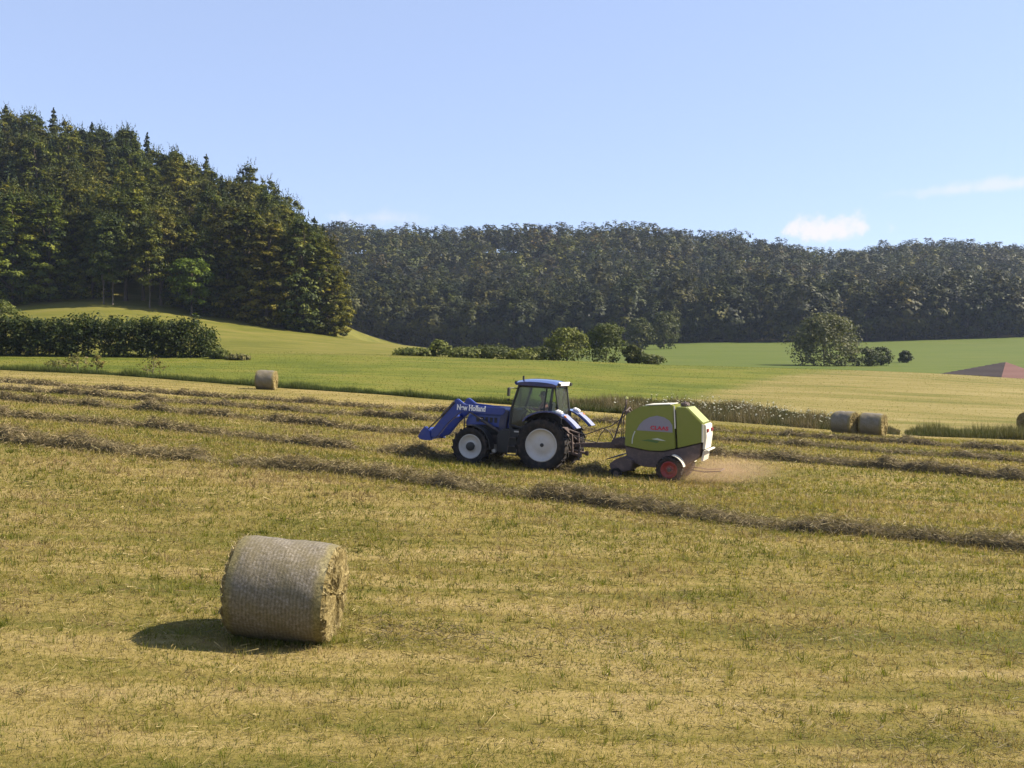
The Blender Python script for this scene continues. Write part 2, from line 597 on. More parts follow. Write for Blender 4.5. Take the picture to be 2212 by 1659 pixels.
for u0, p0, wdt, amt in ((512, 528, 0.16, -0.30), (512, 560, 0.16, -0.22), (800, 600, 0.2, 0.25), (300, 700, 0.15, 0.2), (512, 505, 0.15, 0.2)):
    c_ = line_offset(u0, p0)
    tt = tt + amt * np.exp(-((yr - c_ - 0.5 * (fbm(xr * 0.2, xr * 0, 71, 2) - 0.5)) / wdt) ** 2)
c_ = line_offset(60, 546)
cut = np.exp(-((yr - c_) / 0.16) ** 2) * np.clip((250 - u_) / 60, 0, 1) * np.clip(fbm(xr * 0.8, xr * 0, 12, 2) * 2.2 - 0.5, 0, 1)
tt = tt - 0.7 * cut
C = palette([(0.105, 0.118, 0.012), (0.155, 0.160, 0.018), (0.205, 0.185, 0.030), (0.28, 0.222, 0.062), (0.335, 0.262, 0.10), (0.30, 0.22, 0.10), (0.25, 0.17, 0.09)], tt)
C *= rng.uniform(0.6, 1.4, (len(x), 1))
dens = fbm(x * 0.5 + 31, y * 0.5, 21, 2)
h = rng.uniform(0.035, 0.10, len(x)) * (0.3 + 0.7 * dens + 0.8 * mid2 + 1.1 * cut)
P = np.stack([x, y, terrain(x, y)], 1)
lean = np.abs(rng.normal(0.95, 0.45, len(x)))
me = blade_mesh('grass', P, h * np.clip(y / 14, 0.9, 1.8), 0.008 * np.clip(y / 9, 0.8, 4.5), rng.uniform(0, 6.28, len(x)), np.clip(lean, 0, 1.45), rng.uniform(0, 6.28, len(x)), C)
o = link('mown_grass', me, M['grass'])
tag(o, 'short mown grass and stubble covering the hay field', 'grass', kind='stuff')

# odd clumps of longer regrowth
nc = 2000; kb = 16
cx_, cy_ = field_points(nc, 7, 34, 1.5)
ang = rng.uniform(0, 6.28, (nc, kb)); rr_ = np.abs(rng.normal(0, 0.05, (nc, kb)))
x = (cx_[:, None] + np.cos(ang) * rr_).ravel(); y = (cy_[:, None] + np.sin(ang) * rr_).ravel(); n = len(x)
C = palette([(0.085, 0.105, 0.010), (0.15, 0.165, 0.018), (0.24, 0.22, 0.05), (0.40, 0.32, 0.13)], np.repeat(rng.random(nc) ** 1.3, kb) * 0.8 + rng.random(n) * 0.2) * rng.uniform(0.75, 1.25, (n, 1))
me = blade_mesh('clumps', np.stack([x, y, terrain(x, y)], 1), rng.uniform(0.06, 0.17, n), 0.008 * np.clip(y / 10, 0.9, 3), rng.uniform(0, 6.28, n), np.clip(np.abs(rng.normal(0.5, 0.35, n)), 0, 1.4), ang.ravel(), C)
tag(link('grass_clumps', me, M['grass']), 'odd clumps of longer grass growing back in the mown field', 'grass', kind='stuff')
# the same, coarser, out to the meadow edge
n = 85000
u = rng.uniform(-160, 1190, n); y = rng.uniform(42, 97, n)
keep = y < CURVES[5][0](u) - 0.2
u = u[keep]; y = y[keep]; n = len(y)
x = (u - 512) / F * y
cl = fbm((x * math.cos(PHI) - y * math.sin(PHI)) * 0.15, (x * math.sin(PHI) + y * math.cos(PHI)) * 0.9, 33, 3)
C = palette([(0.15, 0.155, 0.02), (0.21, 0.19, 0.035), (0.30, 0.24, 0.07), (0.37, 0.29, 0.11), (0.25, 0.17, 0.08)], 0.5 + 1.4 * (cl - 0.5) + rng.normal(0, 0.15, n)) * rng.uniform(0.7, 1.3, (n, 1))
me = blade_mesh('grass', np.stack([x, y, terrain(x, y)], 1), rng.uniform(0.04, 0.11, n), rng.uniform(0.03, 0.07, n), rng.uniform(0, 6.28, n), np.clip(np.abs(rng.normal(0.9, 0.4, n)), 0, 1.4), rng.uniform(0, 6.28, n), C)
tag(link('mown_grass', me, M['grass']), 'short mown grass on the far part of the hay field', 'grass', kind='stuff')


def strand_mesh(name, P, L, w, az, el, C):
    n = len(P)
    d = np.stack([np.cos(az) * np.cos(el), np.sin(az) * np.cos(el), np.sin(el)], 1)
    side = np.cross(d, rng.normal(0, 1, (n, 3)))
    side /= np.linalg.norm(side, axis=1, keepdims=True) + 1e-9
    V = np.empty((n, 3, 3))
    V[:, 0] = P - d * L[:, None] * 0.5 + side * w[:, None] * 0.5
    V[:, 1] = P - d * L[:, None] * 0.5 - side * w[:, None] * 0.5
    V[:, 2] = P + d * L[:, None] * 0.5
    return np_mesh(name, V.reshape(-1, 3), np.arange(n * 3).reshape(n, 3), np.repeat(C[:, None, :], 3, 1).reshape(-1, 3) * 0.72)


HAY = [(0.085, 0.066, 0.034), (0.17, 0.13, 0.062), (0.26, 0.20, 0.10), (0.36, 0.28, 0.145), (0.21, 0.19, 0.075)]
# loose hay left on the ground: a thin torn swath plus scattered wisps
nl = 190000
x, y = field_points(nl, 7, 45, 1.5)
xr = x * math.cos(PHI) - y * math.sin(PHI); yr = x * math.sin(PHI) + y * math.cos(PHI)
pn = fbm(xr * 0.22, yr * 0.9, 41, 3)
u = 512 + F * x / y
py = HY + F * (CAMZ - terrain(x, y)) / y
band = np.exp(-((py - (628 + (u - 380) * 0.105)) / 17) ** 2) * np.clip((u - 345) / 40, 0, 1) * np.clip((720 - u) / 90, 0, 1)
low = np.clip((u - 620) / 300, 0, 1) * np.clip((py - 610) / 90, 0, 1) * 0.5
pr = 0.22 + np.clip((pn - 0.56) * 3.0, 0, 1) * 0.4 + band * np.clip((fbm(x * 0.8, y * 1.6, 77, 3) - 0.3) * 2.6, 0, 1) + low * np.clip((pn - 0.42) * 4, 0, 1)
keep = rng.random(nl) < pr
x = x[keep]; y = y[keep]; torn = np.clip(band + low, 0, 1)[keep]
P = np.stack([x, y, terrain(x, y) + rng.uniform(0.02, 0.08, len(x))], 1)
C = palette([(0.12, 0.085, 0.04), (0.20, 0.15, 0.06), (0.30, 0.235, 0.09), (0.42, 0.33, 0.15)], rng.random(len(x)) * (1 - 0.35 * torn))
C = C * (1 - torn[:, None] * np.array([[0.25, 0.22, -0.1]]))
me = strand_mesh('loose', P, rng.uniform(0.05, 0.22, len(x)), rng.uniform(0.005, 0.010, len(x)) * np.clip(y / 10, 1, 3), rng.uniform(0, 6.28, len(x)), rng.normal(0, 0.25, len(x)), C)
o = link('loose_hay', me, M['strand'])
tag(o, 'thin torn wisps of loose grey hay lying on the mown field', 'hay', kind='stuff')

M['hay_core'] = plain('raked_hay', (0.07, 0.055, 0.03), 0.95, dirt=0.8, dirt_c=(0.16, 0.125, 0.07), scale=14, spec=0.1)


def windrow(key, x0, x1, per_m, hgt, wid, label, gaps=(), seed=0):
    y0 = ROW[key] * (1 + 0.4876 * TP)
    n = int((x1 - x0) / 0.10)
    xs = np.linspace(x0, x1, n)
    lat = (fbm(xs * 0.25, xs * 0 + seed, 50 + seed, 2) - 0.5) * 0.7
    ys = y0 - TP * xs + lat
    lump = np.clip(-0.15 + 2.2 * fbm(xs * 0.62, xs * 0 + 3.3 * seed, 60 + seed, 3), 0.12, 2.2)
    lump = lump + 0 * fbm(xs * 0.62, xs * 0 + 3.3 * seed, 60 + seed, 3)
    wl_ = 0.7 + 0.6 * fbm(xs * 0.4, xs * 0 + 1.3 * seed, 70 + seed, 2)
    ends = np.clip(np.minimum(xs - x0, x1 - xs) / 0.8, 0.02, 1)
    us = 512 + F * xs / ys
    for g0, g1 in gaps:
        ends = ends * (1 - 0.93 * np.clip(np.minimum(us - g0, g1 - us) / 16, 0, 1))
    hh = hgt * lump * ends; ww = wid * wl_ * (0.35 + 0.65 * ends)
    k = 13
    th = np.linspace(0, math.pi, k)
    nx, ny = math.sin(PHI), math.cos(PHI)
    off = -np.cos(th)[None, :] * ww[:, None] * 0.5
    X = xs[:, None] + off * nx; Y = ys[:, None] + off * ny
    rough = 0.15 + 1.15 * fbm(X * 1.9, Y * 1.9, 80 + seed, 2) + 0.65 * fbm(X * 7.5, Y * 7.5, 85 + seed, 2)
    Z = terrain(X, Y) - 0.03 + np.sin(th)[None, :] ** 0.8 * hh[:, None] * rough
    V = np.stack([X, Y, Z], -1).reshape(-1, 3)
    idx = np.arange(n * k).reshape(n, k)
    Fc = np.stack([idx[:-1, :-1], idx[1:, :-1], idx[1:, 1:], idx[:-1, 1:]], -1).reshape(-1, 4)
    root = empty('hay_windrow', (0, 0, 0))
    tag(root, label, 'windrow', 'raked hay windrows across the field')
    link('hay_core', np_mesh('hay_core', V, Fc, None, True), M['hay_core'], root)
    ns = int(per_m * (x1 - x0))
    i = rng.integers(0, n - 1, ns); j = rng.random(ns) * (k - 1); j0 = np.minimum(j.astype(int), k - 2); f = j - j0
    Pp = np.stack([X, Y, Z], -1)
    P = Pp[i, j0] * (1 - f)[:, None] + Pp[i, j0 + 1] * f[:, None]
    sel = rng.random(ns) < np.clip(ends[i] + 0.12, 0, 1)
    P = P[sel]; ns = len(P)
    P += rng.normal(0, 0.05, (ns, 3)); P[:, 2] += 0.02
    stray = rng.random(ns) < 0.16
    P[stray, 0] += rng.normal(0, 0.35, stray.sum()); P[stray, 1] += rng.normal(0, 0.55, stray.sum())
    P[stray, 2] = terrain(P[stray, 0], P[stray, 1]) + 0.04
    C = palette(HAY, rng.random(ns)) * rng.uniform(0.8, 1.25, (ns, 1))
    sc = np.clip(P[:, 1] / 22, 1, 3)
    me = strand_mesh('hay', P, rng.uniform(0.12, 0.38, ns) * sc ** 0.3, rng.uniform(0.007, 0.014, ns) * sc, rng.uniform(0, 6.28, ns), rng.normal(0.05, 0.5, ns), C)
    s = link('hay_strands', me, M['strand'], root)
    tag(s, kind='stuff')


windrow('e', -24, 24, 1500, 0.26, 0.70, 'nearest raked hay windrow, running right across between front bale and tractor', gaps=[(196, 246)], seed=1)
windrow('d', -32, 3.3, 900, 0.23, 0.66, 'raked hay windrow running straight into the front of the blue tractor', gaps=[(345, 388)], seed=2)
windrow('c', -37, 32, 600, 0.21, 0.60, 'raked hay windrow just behind the tractor, third from the front', seed=3)
windrow('b', -42, 35, 450, 0.20, 0.56, 'raked hay windrow second farthest away, before the farthest one', seed=4)
windrow('a', -48, 38, 380, 0.18, 0.52, 'farthest raked hay windrow, nearest the dark meadow edge', gaps=[(380, 420)], seed=5)


# ------------------------------------------------------------------ field edges: fringe grass and weeds
def fringe(name, u0, u1, n, depth, hmin, hmax, cols, label, setback=0.0, flowers=0, wide=0.02, power=1.0):
    u = rng.uniform(u0, u1, n)
    yb = CURVES[5][0](u) + setback + rng.random(n) ** power * (depth(u) if callable(depth) else depth)
    x = (u - 512) / F * yb
    clump = np.clip(0.5 + 1.6 * (fbm(x * 0.7, yb * 0.35, 90, 3) - 0.5), 0, 1)
    edge = np.clip(np.minimum(u - u0, u1 - u) / 25 + 0.2, 0, 1)
    h = (hmin + (hmax - hmin) * rng.random(n) ** 1.7) * (0.3 + 1.3 * clump) * edge
    P = np.stack([x, yb, terrain(x, yb)], 1)
    C = palette(cols, np.clip(clump * 0.7 + rng.random(n) * 0.5 - 0.1, 0, 1)) * rng.uniform(0.75, 1.2, (n, 1))
    me = blade_mesh(name, P, h, wide * rng.uniform(0.6, 1.5, n), rng.uniform(0, 6.28, n), np.abs(rng.normal(0.35, 0.35, n)), rng.uniform(0, 6.28, n), C)
    o = link(name, me, M['weed'])
    tag(o, label, 'grass', kind='stuff')
    if flowers:
        # white umbels: flat little discs on top of the stalks
        u = np.clip(rng.normal(750, 70, flowers), u0 + 60, u1 - 15)
        yb = CURVES[5][0](u) + setback + rng.random(flowers) ** 0.6 * (depth(u) if callable(depth) else depth)
        x = (u - 512) / F * yb
        V = []; Fc = []; FC_ = []
        for a, b in zip(x, yb):
            z = gz(a, b) + random.uniform(0.45, 1.0) * hmax
            rr = random.uniform(0.03, 0.085)
            tx, ty = random.uniform(-.5, .5), random.uniform(-.8, .1)
            base = len(V)
            for q in range(6):
                ca, sa = math.cos(q * 1.047) * rr, math.sin(q * 1.047) * rr
                V.append((a + ca, b + sa, z - ca * tx - sa * ty + random.uniform(-.02, .02)))
            V.append((a, b, z + 0.02)); V.append((a - .012, b, z)); V.append((a + .012, b, z)); V.append((a, b, gz(a, b)))
            FC_ += [(0.34, 0.33, 0.26)] * 7 + [(0.08, 0.09, 0.03)] * 3
            for q in range(6):
                Fc.append((base + q, base + (q + 1) % 6, base + 6))
            Fc.append((base + 7, base + 8, base + 9))
        me = np_mesh('umbels', np.array(V), np.array(Fc), np.array(FC_))
        f = link('white_flowers', me, M['grass'])
        tag(f, 'white flower heads dotted over the tall weed strip', 'flowers', kind='stuff')


GRN = [(0.055, 0.085, 0.010), (0.085, 0.12, 0.014), (0.13, 0.15, 0.022), (0.19, 0.18, 0.045)]
WEED = [(0.045, 0.058, 0.013), (0.08, 0.082, 0.022), (0.125, 0.105, 0.04), (0.19, 0.14, 0.07), (0.24, 0.19, 0.10)]
fringe('meadow_edge_grass', -160, 640, 60000, 2.2, 0.2, 0.6, [(0.035, 0.052, 0.007), (0.055, 0.075, 0.009), (0.09, 0.105, 0.014)], 'taller green grass along the left edge of the mown hay field', power=1.6)  # blades coloured darker to paint in the shade along the cut edge
fringe('weed_strip', 555, 900, 68000, curve([555, 640, 760, 830, 900], [6, 15, 15, 9, 4]), 0.12, 0.72, WEED, 'strip of tall brownish weeds with white flowers behind the green baler', flowers=380, wide=0.03)
fringe('grass_verge', 905, 1180, 16000, 4.0, 0.3, 0.8, [(0.045, 0.062, 0.010), (0.075, 0.09, 0.016), (0.12, 0.115, 0.03), (0.17, 0.145, 0.05)], 'dark green verge of long grass at the right edge behind the field', wide=0.03)
# sparse tufts over the green meadow so that it is not a bare sheet
n = 65000
u = rng.uniform(-160, 1190, n); q = rng.random(n)
ya = CURVES[5][0](u) + 2; yb_ = CURVES[6][0](u) + 6
y = ya + (yb_ - ya) * q
x = (u - 512) / F * y
cl = fbm(x * 0.3, y * 0.3, 14, 3)
st = z_meadow(u, y)
C = palette([(0.07, 0.09, 0.009), (0.11, 0.125, 0.013), (0.15, 0.145, 0.025)], cl + rng.normal(0, 0.2, n)) * (1 - st)[:, None] + palette([(0.13, 0.125, 0.03), (0.20, 0.17, 0.05), (0.26, 0.205, 0.08)], cl + rng.normal(0, .2, n)) * st[:, None]
P = np.stack([x, y, terrain(x, y)], 1)
me = blade_mesh('tufts', P, rng.uniform(0.03, 0.08, n), rng.uniform(0.03, 0.08, n), rng.uniform(0, 6.28, n), np.abs(rng.normal(0.5, .3, n)), rng.uniform(0, 6.28, n), C)
tag(link('meadow_grass', me, M['grass']), 'short green grass of the meadow beyond the hay field', 'grass', kind='stuff')


# ------------------------------------------------------------------ trees and shrubs
def leaf_cards(cent, nrm, size, colr):
    n = len(cent)
    ref = rng.normal(0, 1, (n, 3))
    a = np.cross(nrm, ref); a /= np.linalg.norm(a, axis=1, keepdims=True) + 1e-9
    b = np.cross(nrm, a); b /= np.linalg.norm(b, axis=1, keepdims=True) + 1e-9
    s = size[:, None]
    V = np.empty((n, 4, 3))
    V[:, 0] = cent - a * s * 0.62
    V[:, 1] = cent - b * s * 0.36 + nrm * s * 0.10
    V[:, 2] = cent + a * s * 0.62
    V[:, 3] = cent + b * s * 0.36 + nrm * s * 0.10
    return V.reshape(-1, 3), np.arange(n * 4).reshape(n, 4), np.repeat(colr[:, None, :], 4, 1).reshape(-1, 3)


def crown_arrays(H, Rad, base, lobes, per, leaf, cols, flat=0.6, top=0.5, lobe_r=0.26, seed=0, droop=0.0, trunk_clear=0.0, bias=0.8, nrand=0.55, up=0.35, tips=0, wd=0.8, wo=0.5):
    g = np.random.default_rng(seed)
    s = g.random(lobes) ** bias
    a = g.random(lobes) * 6.283
    # envelope: widest at `top` of the crown height
    env = np.where(s < top, 0.55 + 0.45 * np.sin(np.clip(s / top, 0, 1) * math.pi / 2), np.sqrt(np.clip(1 - ((s - top) / (1.03 - top)) ** 2, 0, 1)))
    wob = 0.82 + 0.36 * g.random(lobes)
    rr = Rad * env * wob * np.sqrt(g.uniform(0.25, 1.0, lobes))
    lc = np.stack([np.cos(a) * rr, np.sin(a) * rr, base + (H - base) * s * 0.95], 1)
    lr = Rad * lobe_r * g.uniform(0.65, 1.35, lobes) * (0.6 + 0.4 * env)
    li = np.repeat(np.arange(lobes), per)
    d = g.normal(0, 1, (lobes * per, 3)); d /= np.linalg.norm(d, axis=1, keepdims=True)
    d[:, 2] = np.where(g.random(len(d)) < 0.35, np.abs(d[:, 2]), d[:, 2])
    rad = g.uniform(0.35, 1.08, len(d))
    off = d * rad[:, None] * lr[li][:, None]
    off[:, 2] *= flat
    horiz = np.hypot(off[:, 0], off[:, 1])
    off[:, 2] -= droop * horiz
    cent = lc[li] + off
    cent[:, 2] = np.maximum(cent[:, 2], 0.05 + trunk_clear)
    outw = lc[li] - np.array([0, 0, base + (H - base) * 0.4]); outw /= np.linalg.norm(outw, axis=1, keepdims=True) + 1e-9
    nr = d * wd + outw * wo + g.normal(0, nrand, d.shape) + np.array([0, 0, up])
    nr /= np.linalg.norm(nr, axis=1, keepdims=True)
    lt = g.random(lobes)
    tone = np.clip(lt[li] * 0.75 + g.random(len(d)) * 0.35 - 0.05, 0, 1)
    C = palette(cols, tone) * g.uniform(0.8, 1.2, (len(d), 1))
    sz = leaf * g.uniform(0.6, 1.35, len(d))
    if tips:            # upright shoots that make the outline spiky
        for q in np.argsort(-(lc[:, 2] + g.uniform(0, 3, lobes)))[:tips]:
            k = 12
            hgt = g.uniform(1.0, 2.6); f = np.linspace(0, 1, k)
            tp = lc[q] + np.array([0, 0, lr[q] * flat * 0.6]) + np.stack([g.normal(0, .30, k) * (1 - f) + f * g.normal(0, .5), g.normal(0, .30, k) * (1 - f) + f * g.normal(0, .5), f * hgt], 1)
            tn = g.normal(0, 1, (k, 3)); tn /= np.linalg.norm(tn, axis=1, keepdims=True)
            cent = np.concatenate([cent, tp]); nr = np.concatenate([nr, tn]); sz = np.concatenate([sz, leaf * (1.0 - 0.55 * f)])
            C = np.concatenate([C, palette(cols, np.full(k, 0.35))])
    return cent, nr, sz, C, lc


def spruce_arrays(H, Rad, base, whorls, per, leaf, cols, seed=0):
    g = np.random.default_rng(seed)
    cent = []; nr = []; C = []
    for w in range(whorls):
        s = (w + g.random() * 0.7) / whorls
        z = base + (H - base) * s
        r = Rad * (1 - s) ** 0.75 * g.uniform(0.8, 1.15) + 0.12
        nb = max(4, int(9 * (1 - s) + 4))
        for b in range(nb):
            a = g.random() * 6.283; rb = r * g.uniform(0.65, 1.15)
            k = max(3, int(per * (0.35 + rb / Rad)))
            f = g.uniform(0.12, 1.0, k)
            cx = np.cos(a) * rb * f + g.normal(0, 0.10 * Rad * 0.5, k); cy = np.sin(a) * rb * f + g.normal(0, 0.10 * Rad * 0.5, k)
            cz = z - 0.30 * rb * f + 0.12 * rb * f ** 2 * 2 + g.normal(0, 0.12, k)
            cent.append(np.stack([cx, cy, cz], 1))
            n_ = np.tile(np.array([[math.cos(a) * .4, math.sin(a) * .4, 0.8]]), (k, 1)) + g.normal(0, 0.5, (k, 3))
            nr.append(n_ / np.linalg.norm(n_, axis=1, keepdims=True))
            C.append(palette(cols, np.full(k, g.random())) * g.uniform(0.75, 1.2, (k, 1)))
    # the leader shoot
    k = 10
    cent.append(np.stack([g.normal(0, .05, k), g.normal(0, .05, k), H - 0.9 + np.linspace(0, 1.3, k)], 1))
    n_ = g.normal(0, 1, (k, 3)); nr.append(n_ / np.linalg.norm(n_, axis=1, keepdims=True))
    C.append(np.tile(np.array([cols[0]]), (k, 1)))
    cent = np.concatenate(cent); cent[:, 2] = np.maximum(cent[:, 2], 0.1)
    return cent, np.concatenate(nr), leaf * g.uniform(0.6, 1.3, len(cent)), np.concatenate(C)


def tube_arrays(pts, radii, sides=7):
    V = []; Fc = []
    n = len(pts)
    for i in range(n):
        p = Vector(pts[i])
        t = Vector(pts[min(i + 1, n - 1)]) - Vector(pts[max(i - 1, 0)])
        q = t.to_track_quat('Z', 'Y')
        for s in range(sides):
            a = s * 2 * math.pi / sides
            V.append(p + q @ Vector((math.cos(a) * radii[i], math.sin(a) * radii[i], 0)))
    for i in range(n - 1):
        for s in range(sides):
            Fc.append((i * sides + s, i * sides + (s + 1) % sides, (i + 1) * sides + (s + 1) % sides, (i + 1) * sides + s))
    return V, Fc


def trunk_mesh(name, H, r, lobes=None, limbs=6, seed=0, sides=7):
    rd = random.Random(seed)
    V = []; Fc = []

    def add(pts, radii):
        v, f = tube_arrays(pts, radii, sides)
        b = len(V); V.extend(v); Fc.extend([tuple(i + b for i in q) for q in f])
    k = 6
    ax = [(rd.uniform(-.02, .02) * H * i / k, rd.uniform(-.02, .02) * H * i / k, H * 0.88 * i / k - (0.4 if i == 0 else 0)) for i in range(k + 1)]
    add(ax, [r * (1.25 if i == 0 else 1) * (1 - 0.85 * i / k) for i in range(k + 1)])
    if lobes is not None:
        for i in range(limbs):
            e = Vector(lobes[rd.randrange(len(lobes))])
            z0 = max(0.15 * H, min(e.z * rd.uniform(0.45, 0.75), 0.75 * H))
            st = Vector((0, 0, z0))
            m = st.lerp(e, 0.5) + Vector((0, 0, 0.05 * H))
            add([st, m, e], [r * 0.42, r * 0.27, r * 0.08])
    return np_mesh(name, np.array([tuple(v) for v in V]), np.array(Fc), None, True)


OLIVE = [(0.012, 0.018, 0.003), (0.032, 0.042, 0.006), (0.068, 0.076, 0.010), (0.125, 0.120, 0.015)]
RUST = [(0.014, 0.018, 0.004), (0.036, 0.042, 0.008), (0.072, 0.072, 0.012), (0.108, 0.096, 0.016)]
DARK = [(0.010, 0.017, 0.004), (0.022, 0.034, 0.007), (0.044, 0.058, 0.010), (0.075, 0.085, 0.014)]
SPRU = [(0.016, 0.028, 0.010), (0.026, 0.040, 0.012), (0.040, 0.052, 0.014)]
BRIGHT = [(0.03, 0.05, 0.006), (0.055, 0.085, 0.010), (0.078, 0.108, 0.012)]


def broadleaf(name, H, Rad, base, lobes, per, leaf, cols, seed, mat, limbs=6, **kw):
    c, n, s, C, lc = crown_arrays(H, Rad, base, lobes, per, leaf, cols, seed=seed, **kw)
    v, f, cc = leaf_cards(c, n, s, C)
    cm = np_mesh(name + '_crown', v, f, cc)
    cm.materials.append(M[mat])
    tm = trunk_mesh(name + '_trunk', H, H * 0.017 + 0.03, lc, limbs, seed)
    tm.materials.append(M['bark'])
    return cm, tm


def spruce(name, H, Rad, base, whorls, per, leaf, cols, seed):
    c, n, s, C = spruce_arrays(H, Rad, base, whorls, per, leaf, cols, seed)
    v, f, cc = leaf_cards(c, n, s, C)
    cm = np_mesh(name + '_crown', v, f, cc)
    cm.materials.append(M['needle'])
    tm = trunk_mesh(name + '_trunk', H, H * 0.013 + 0.03, None, 0, seed)
    tm.materials.append(M['bark'])
    return cm, tm


def place_tree(name, meshes, loc, scale, rz, label, group=None, cat='tree'):
    r = empty(name, loc, rz)
    r.scale = scale
    tag(r, label, cat, group)
    link('crown', meshes[0], None, r)
    link('trunk', meshes[1], None, r)
    return r


# --- the forest on the left hill: broadleaf along the edge, conifers on top
edge_kinds = [broadleaf('edge_tree', 20, 4.6, 0.2, 190, 55, 0.46, [OLIVE, RUST, OLIVE, DARK][i], 100 + i, 'leaf', 8, flat=0.42, top=0.22, lobe_r=0.25, droop=0.22, bias=1.15, nrand=0.32, up=0.75, tips=16) for i in range(4)]
tall_kinds = [broadleaf('tall_tree', 21, 4.4, 5.5, 120, 50, 0.48, [OLIVE, DARK, RUST][i], 120 + i, 'leaf', 7, flat=0.5, top=0.35, lobe_r=0.27, droop=0.15, nrand=0.35, up=0.6, tips=30) for i in range(3)]
con_kinds = [spruce('conifer', 20.5, 4.0, 2.0, 40, 12, 0.62, SPRU, 140 + i) for i in range(3)]
bright_kind = broadleaf('bright_tree', 11, 3.6, 2.5, 70, 55, 0.42, BRIGHT, 150, 'leaf', 7, flat=0.5, lobe_r=0.3, droop=0.1)

tone_of = {}
for kk, tn in ((edge_kinds, ('olive green', 'rusty green', 'pale olive', 'dark green')), (tall_kinds, ('tall olive', 'tall dark green', 'tall rusty green'))):
    for kd, q in zip(kk, tn):
        tone_of[kd[0].name] = q
LG = 'trees of the forest on the left hill'
rt = random.Random(3)
taken = []


def free(x, y, dmin):
    for a, b in taken:
        if (a - x) ** 2 + (b - y) ** 2 < dmin * dmin:
            return False
    taken.append((x, y))
    return True


# front row along the pasture edge
u = -250.0
while u < 341:
    yb = float(CURVES[8][0](u)) + rt.uniform(0.5, 4.0) + (5 if 60 < u < 190 else 2)
    p = spot(u, yb)
    k = rt.random()
    sc = rt.uniform(0.82, 1.12) * (0.8 if u > 322 else 1)
    if 95 < u < 170:
        ms = tall_kinds[rt.randrange(3)]
    else:
        ms = edge_kinds[rt.randrange(4)]
    taken.append((p.x, p.y))
    place_tree('broadleaf_tree', ms, (p.x, p.y, p.z - 0.2), (sc * rt.uniform(.9, 1.1), sc * rt.uniform(.9, 1.1), sc), rt.uniform(0, 6.28),
               '%s broadleaf tree in the front row of the left hill forest' % tone_of[ms[0].name], LG)
    u += rt.uniform(15, 25)
# the slope behind
cnt = 0
for trial in range(6000):
    u = rt.uniform(-230, 328); q = rt.random()
    y0 = float(CURVES[8][0](u)) + 7; y1 = float(CURVES[9][0](u)) + 14
    yy = y0 + (y1 - y0) * q
    x = (u - 512) / F * yy
    if not free(x, yy, 5.4):
        continue
    z = gz(x, yy)
    con = rt.random() < (0.08 + 0.42 * q ** 1.5)
    sc = rt.uniform(0.8, 1.14)
    if con: sc *= 0.98
    if u > 290:
        sc *= 0.9
    if con:
        place_tree('conifer_tree', con_kinds[rt.randrange(3)], (x, yy, z - 0.2), (sc, sc, sc * rt.uniform(.9, 1.12)), rt.uniform(0, 6.28),
                   'spiky dark conifer among the trees of the left hill forest', LG)
    else:
        ms = (tall_kinds if rt.random() < 0.6 else edge_kinds)[rt.randrange(3)]
        place_tree('broadleaf_tree', ms, (x, yy, z - 0.2), (sc, sc, sc * rt.uniform(.88, 1.05)), rt.uniform(0, 6.28),
                   '%s broadleaf tree on the slope inside the left hill forest' % tone_of[ms[0].name], LG)
    cnt += 1
    if cnt > 290:
        break
p = spot(192, float(CURVES[8][0](192)) - 0.5)
place_tree('broadleaf_tree', bright_kind, (p.x, p.y, p.z - 0.1), (1, 1, 1), 0.4, 'small bright green tree with dark trunk at the left forest edge', LG)
pale = trunk_mesh('pale_trunk', 12, 0.22, [(1.2, 0.3, 9), (-1, .6, 10), (.4, -1.1, 11)], 3, 5)
pale.materials.append(M['bark_pale'])
for u, lab in ((104, 'slim pale trunked tree standing in the dark forest edge, nearer the hedge side'), (113, 'slim pale trunked tree right beside its twin in the dark forest edge'), (150, 'slim pale trunked tree alone right of the twin pale trunks')):
    p = spot(u, float(CURVES[8][0](u)) + 0.2)
    place_tree('pale_trunk_tree', (tall_kinds[1][0], pale), (p.x, p.y, p.z - 0.1), (0.72, 0.72, 0.78), u, lab, LG)

# --- the wooded hill across the valley
far_kinds = [broadleaf('far_tree', 19, [5.6, 6.6, 4.8, 6.2, 5.2][i], 1.0, 84, 32, 0.92, [OLIVE, DARK, RUST, DARK, OLIVE][i], 200 + i, 'leaf_far', 4, flat=0.8, top=0.45, lobe_r=0.30, nrand=0.28, tips=4, wd=0.45, wo=1.0) for i in range(5)]
far_arr = []
for i in range(4):
    c, n, s, C, lc = crown_arrays(17, 5.6, 3.0, 26, 12, 1.2, [OLIVE, DARK, RUST, DARK][i], seed=300 + i, flat=0.85, top=0.5, lobe_r=0.35, nrand=0.25, wd=0.4, wo=1.0)
    far_arr.append(leaf_cards(c, n, s, C))
cands = []
taken = []
grid = {}


def free2(x, y, d):
    cx, cy = int(x // 10), int(y // 10)
    for i in range(cx - 1, cx + 2):
        for j in range(cy - 1, cy + 2):
            for a, b in grid.get((i, j), ()):
                if (a - x) ** 2 + (b - y) ** 2 < d * d:
                    return False
    grid.setdefault((cx, cy), []).append((x, y))
    return True


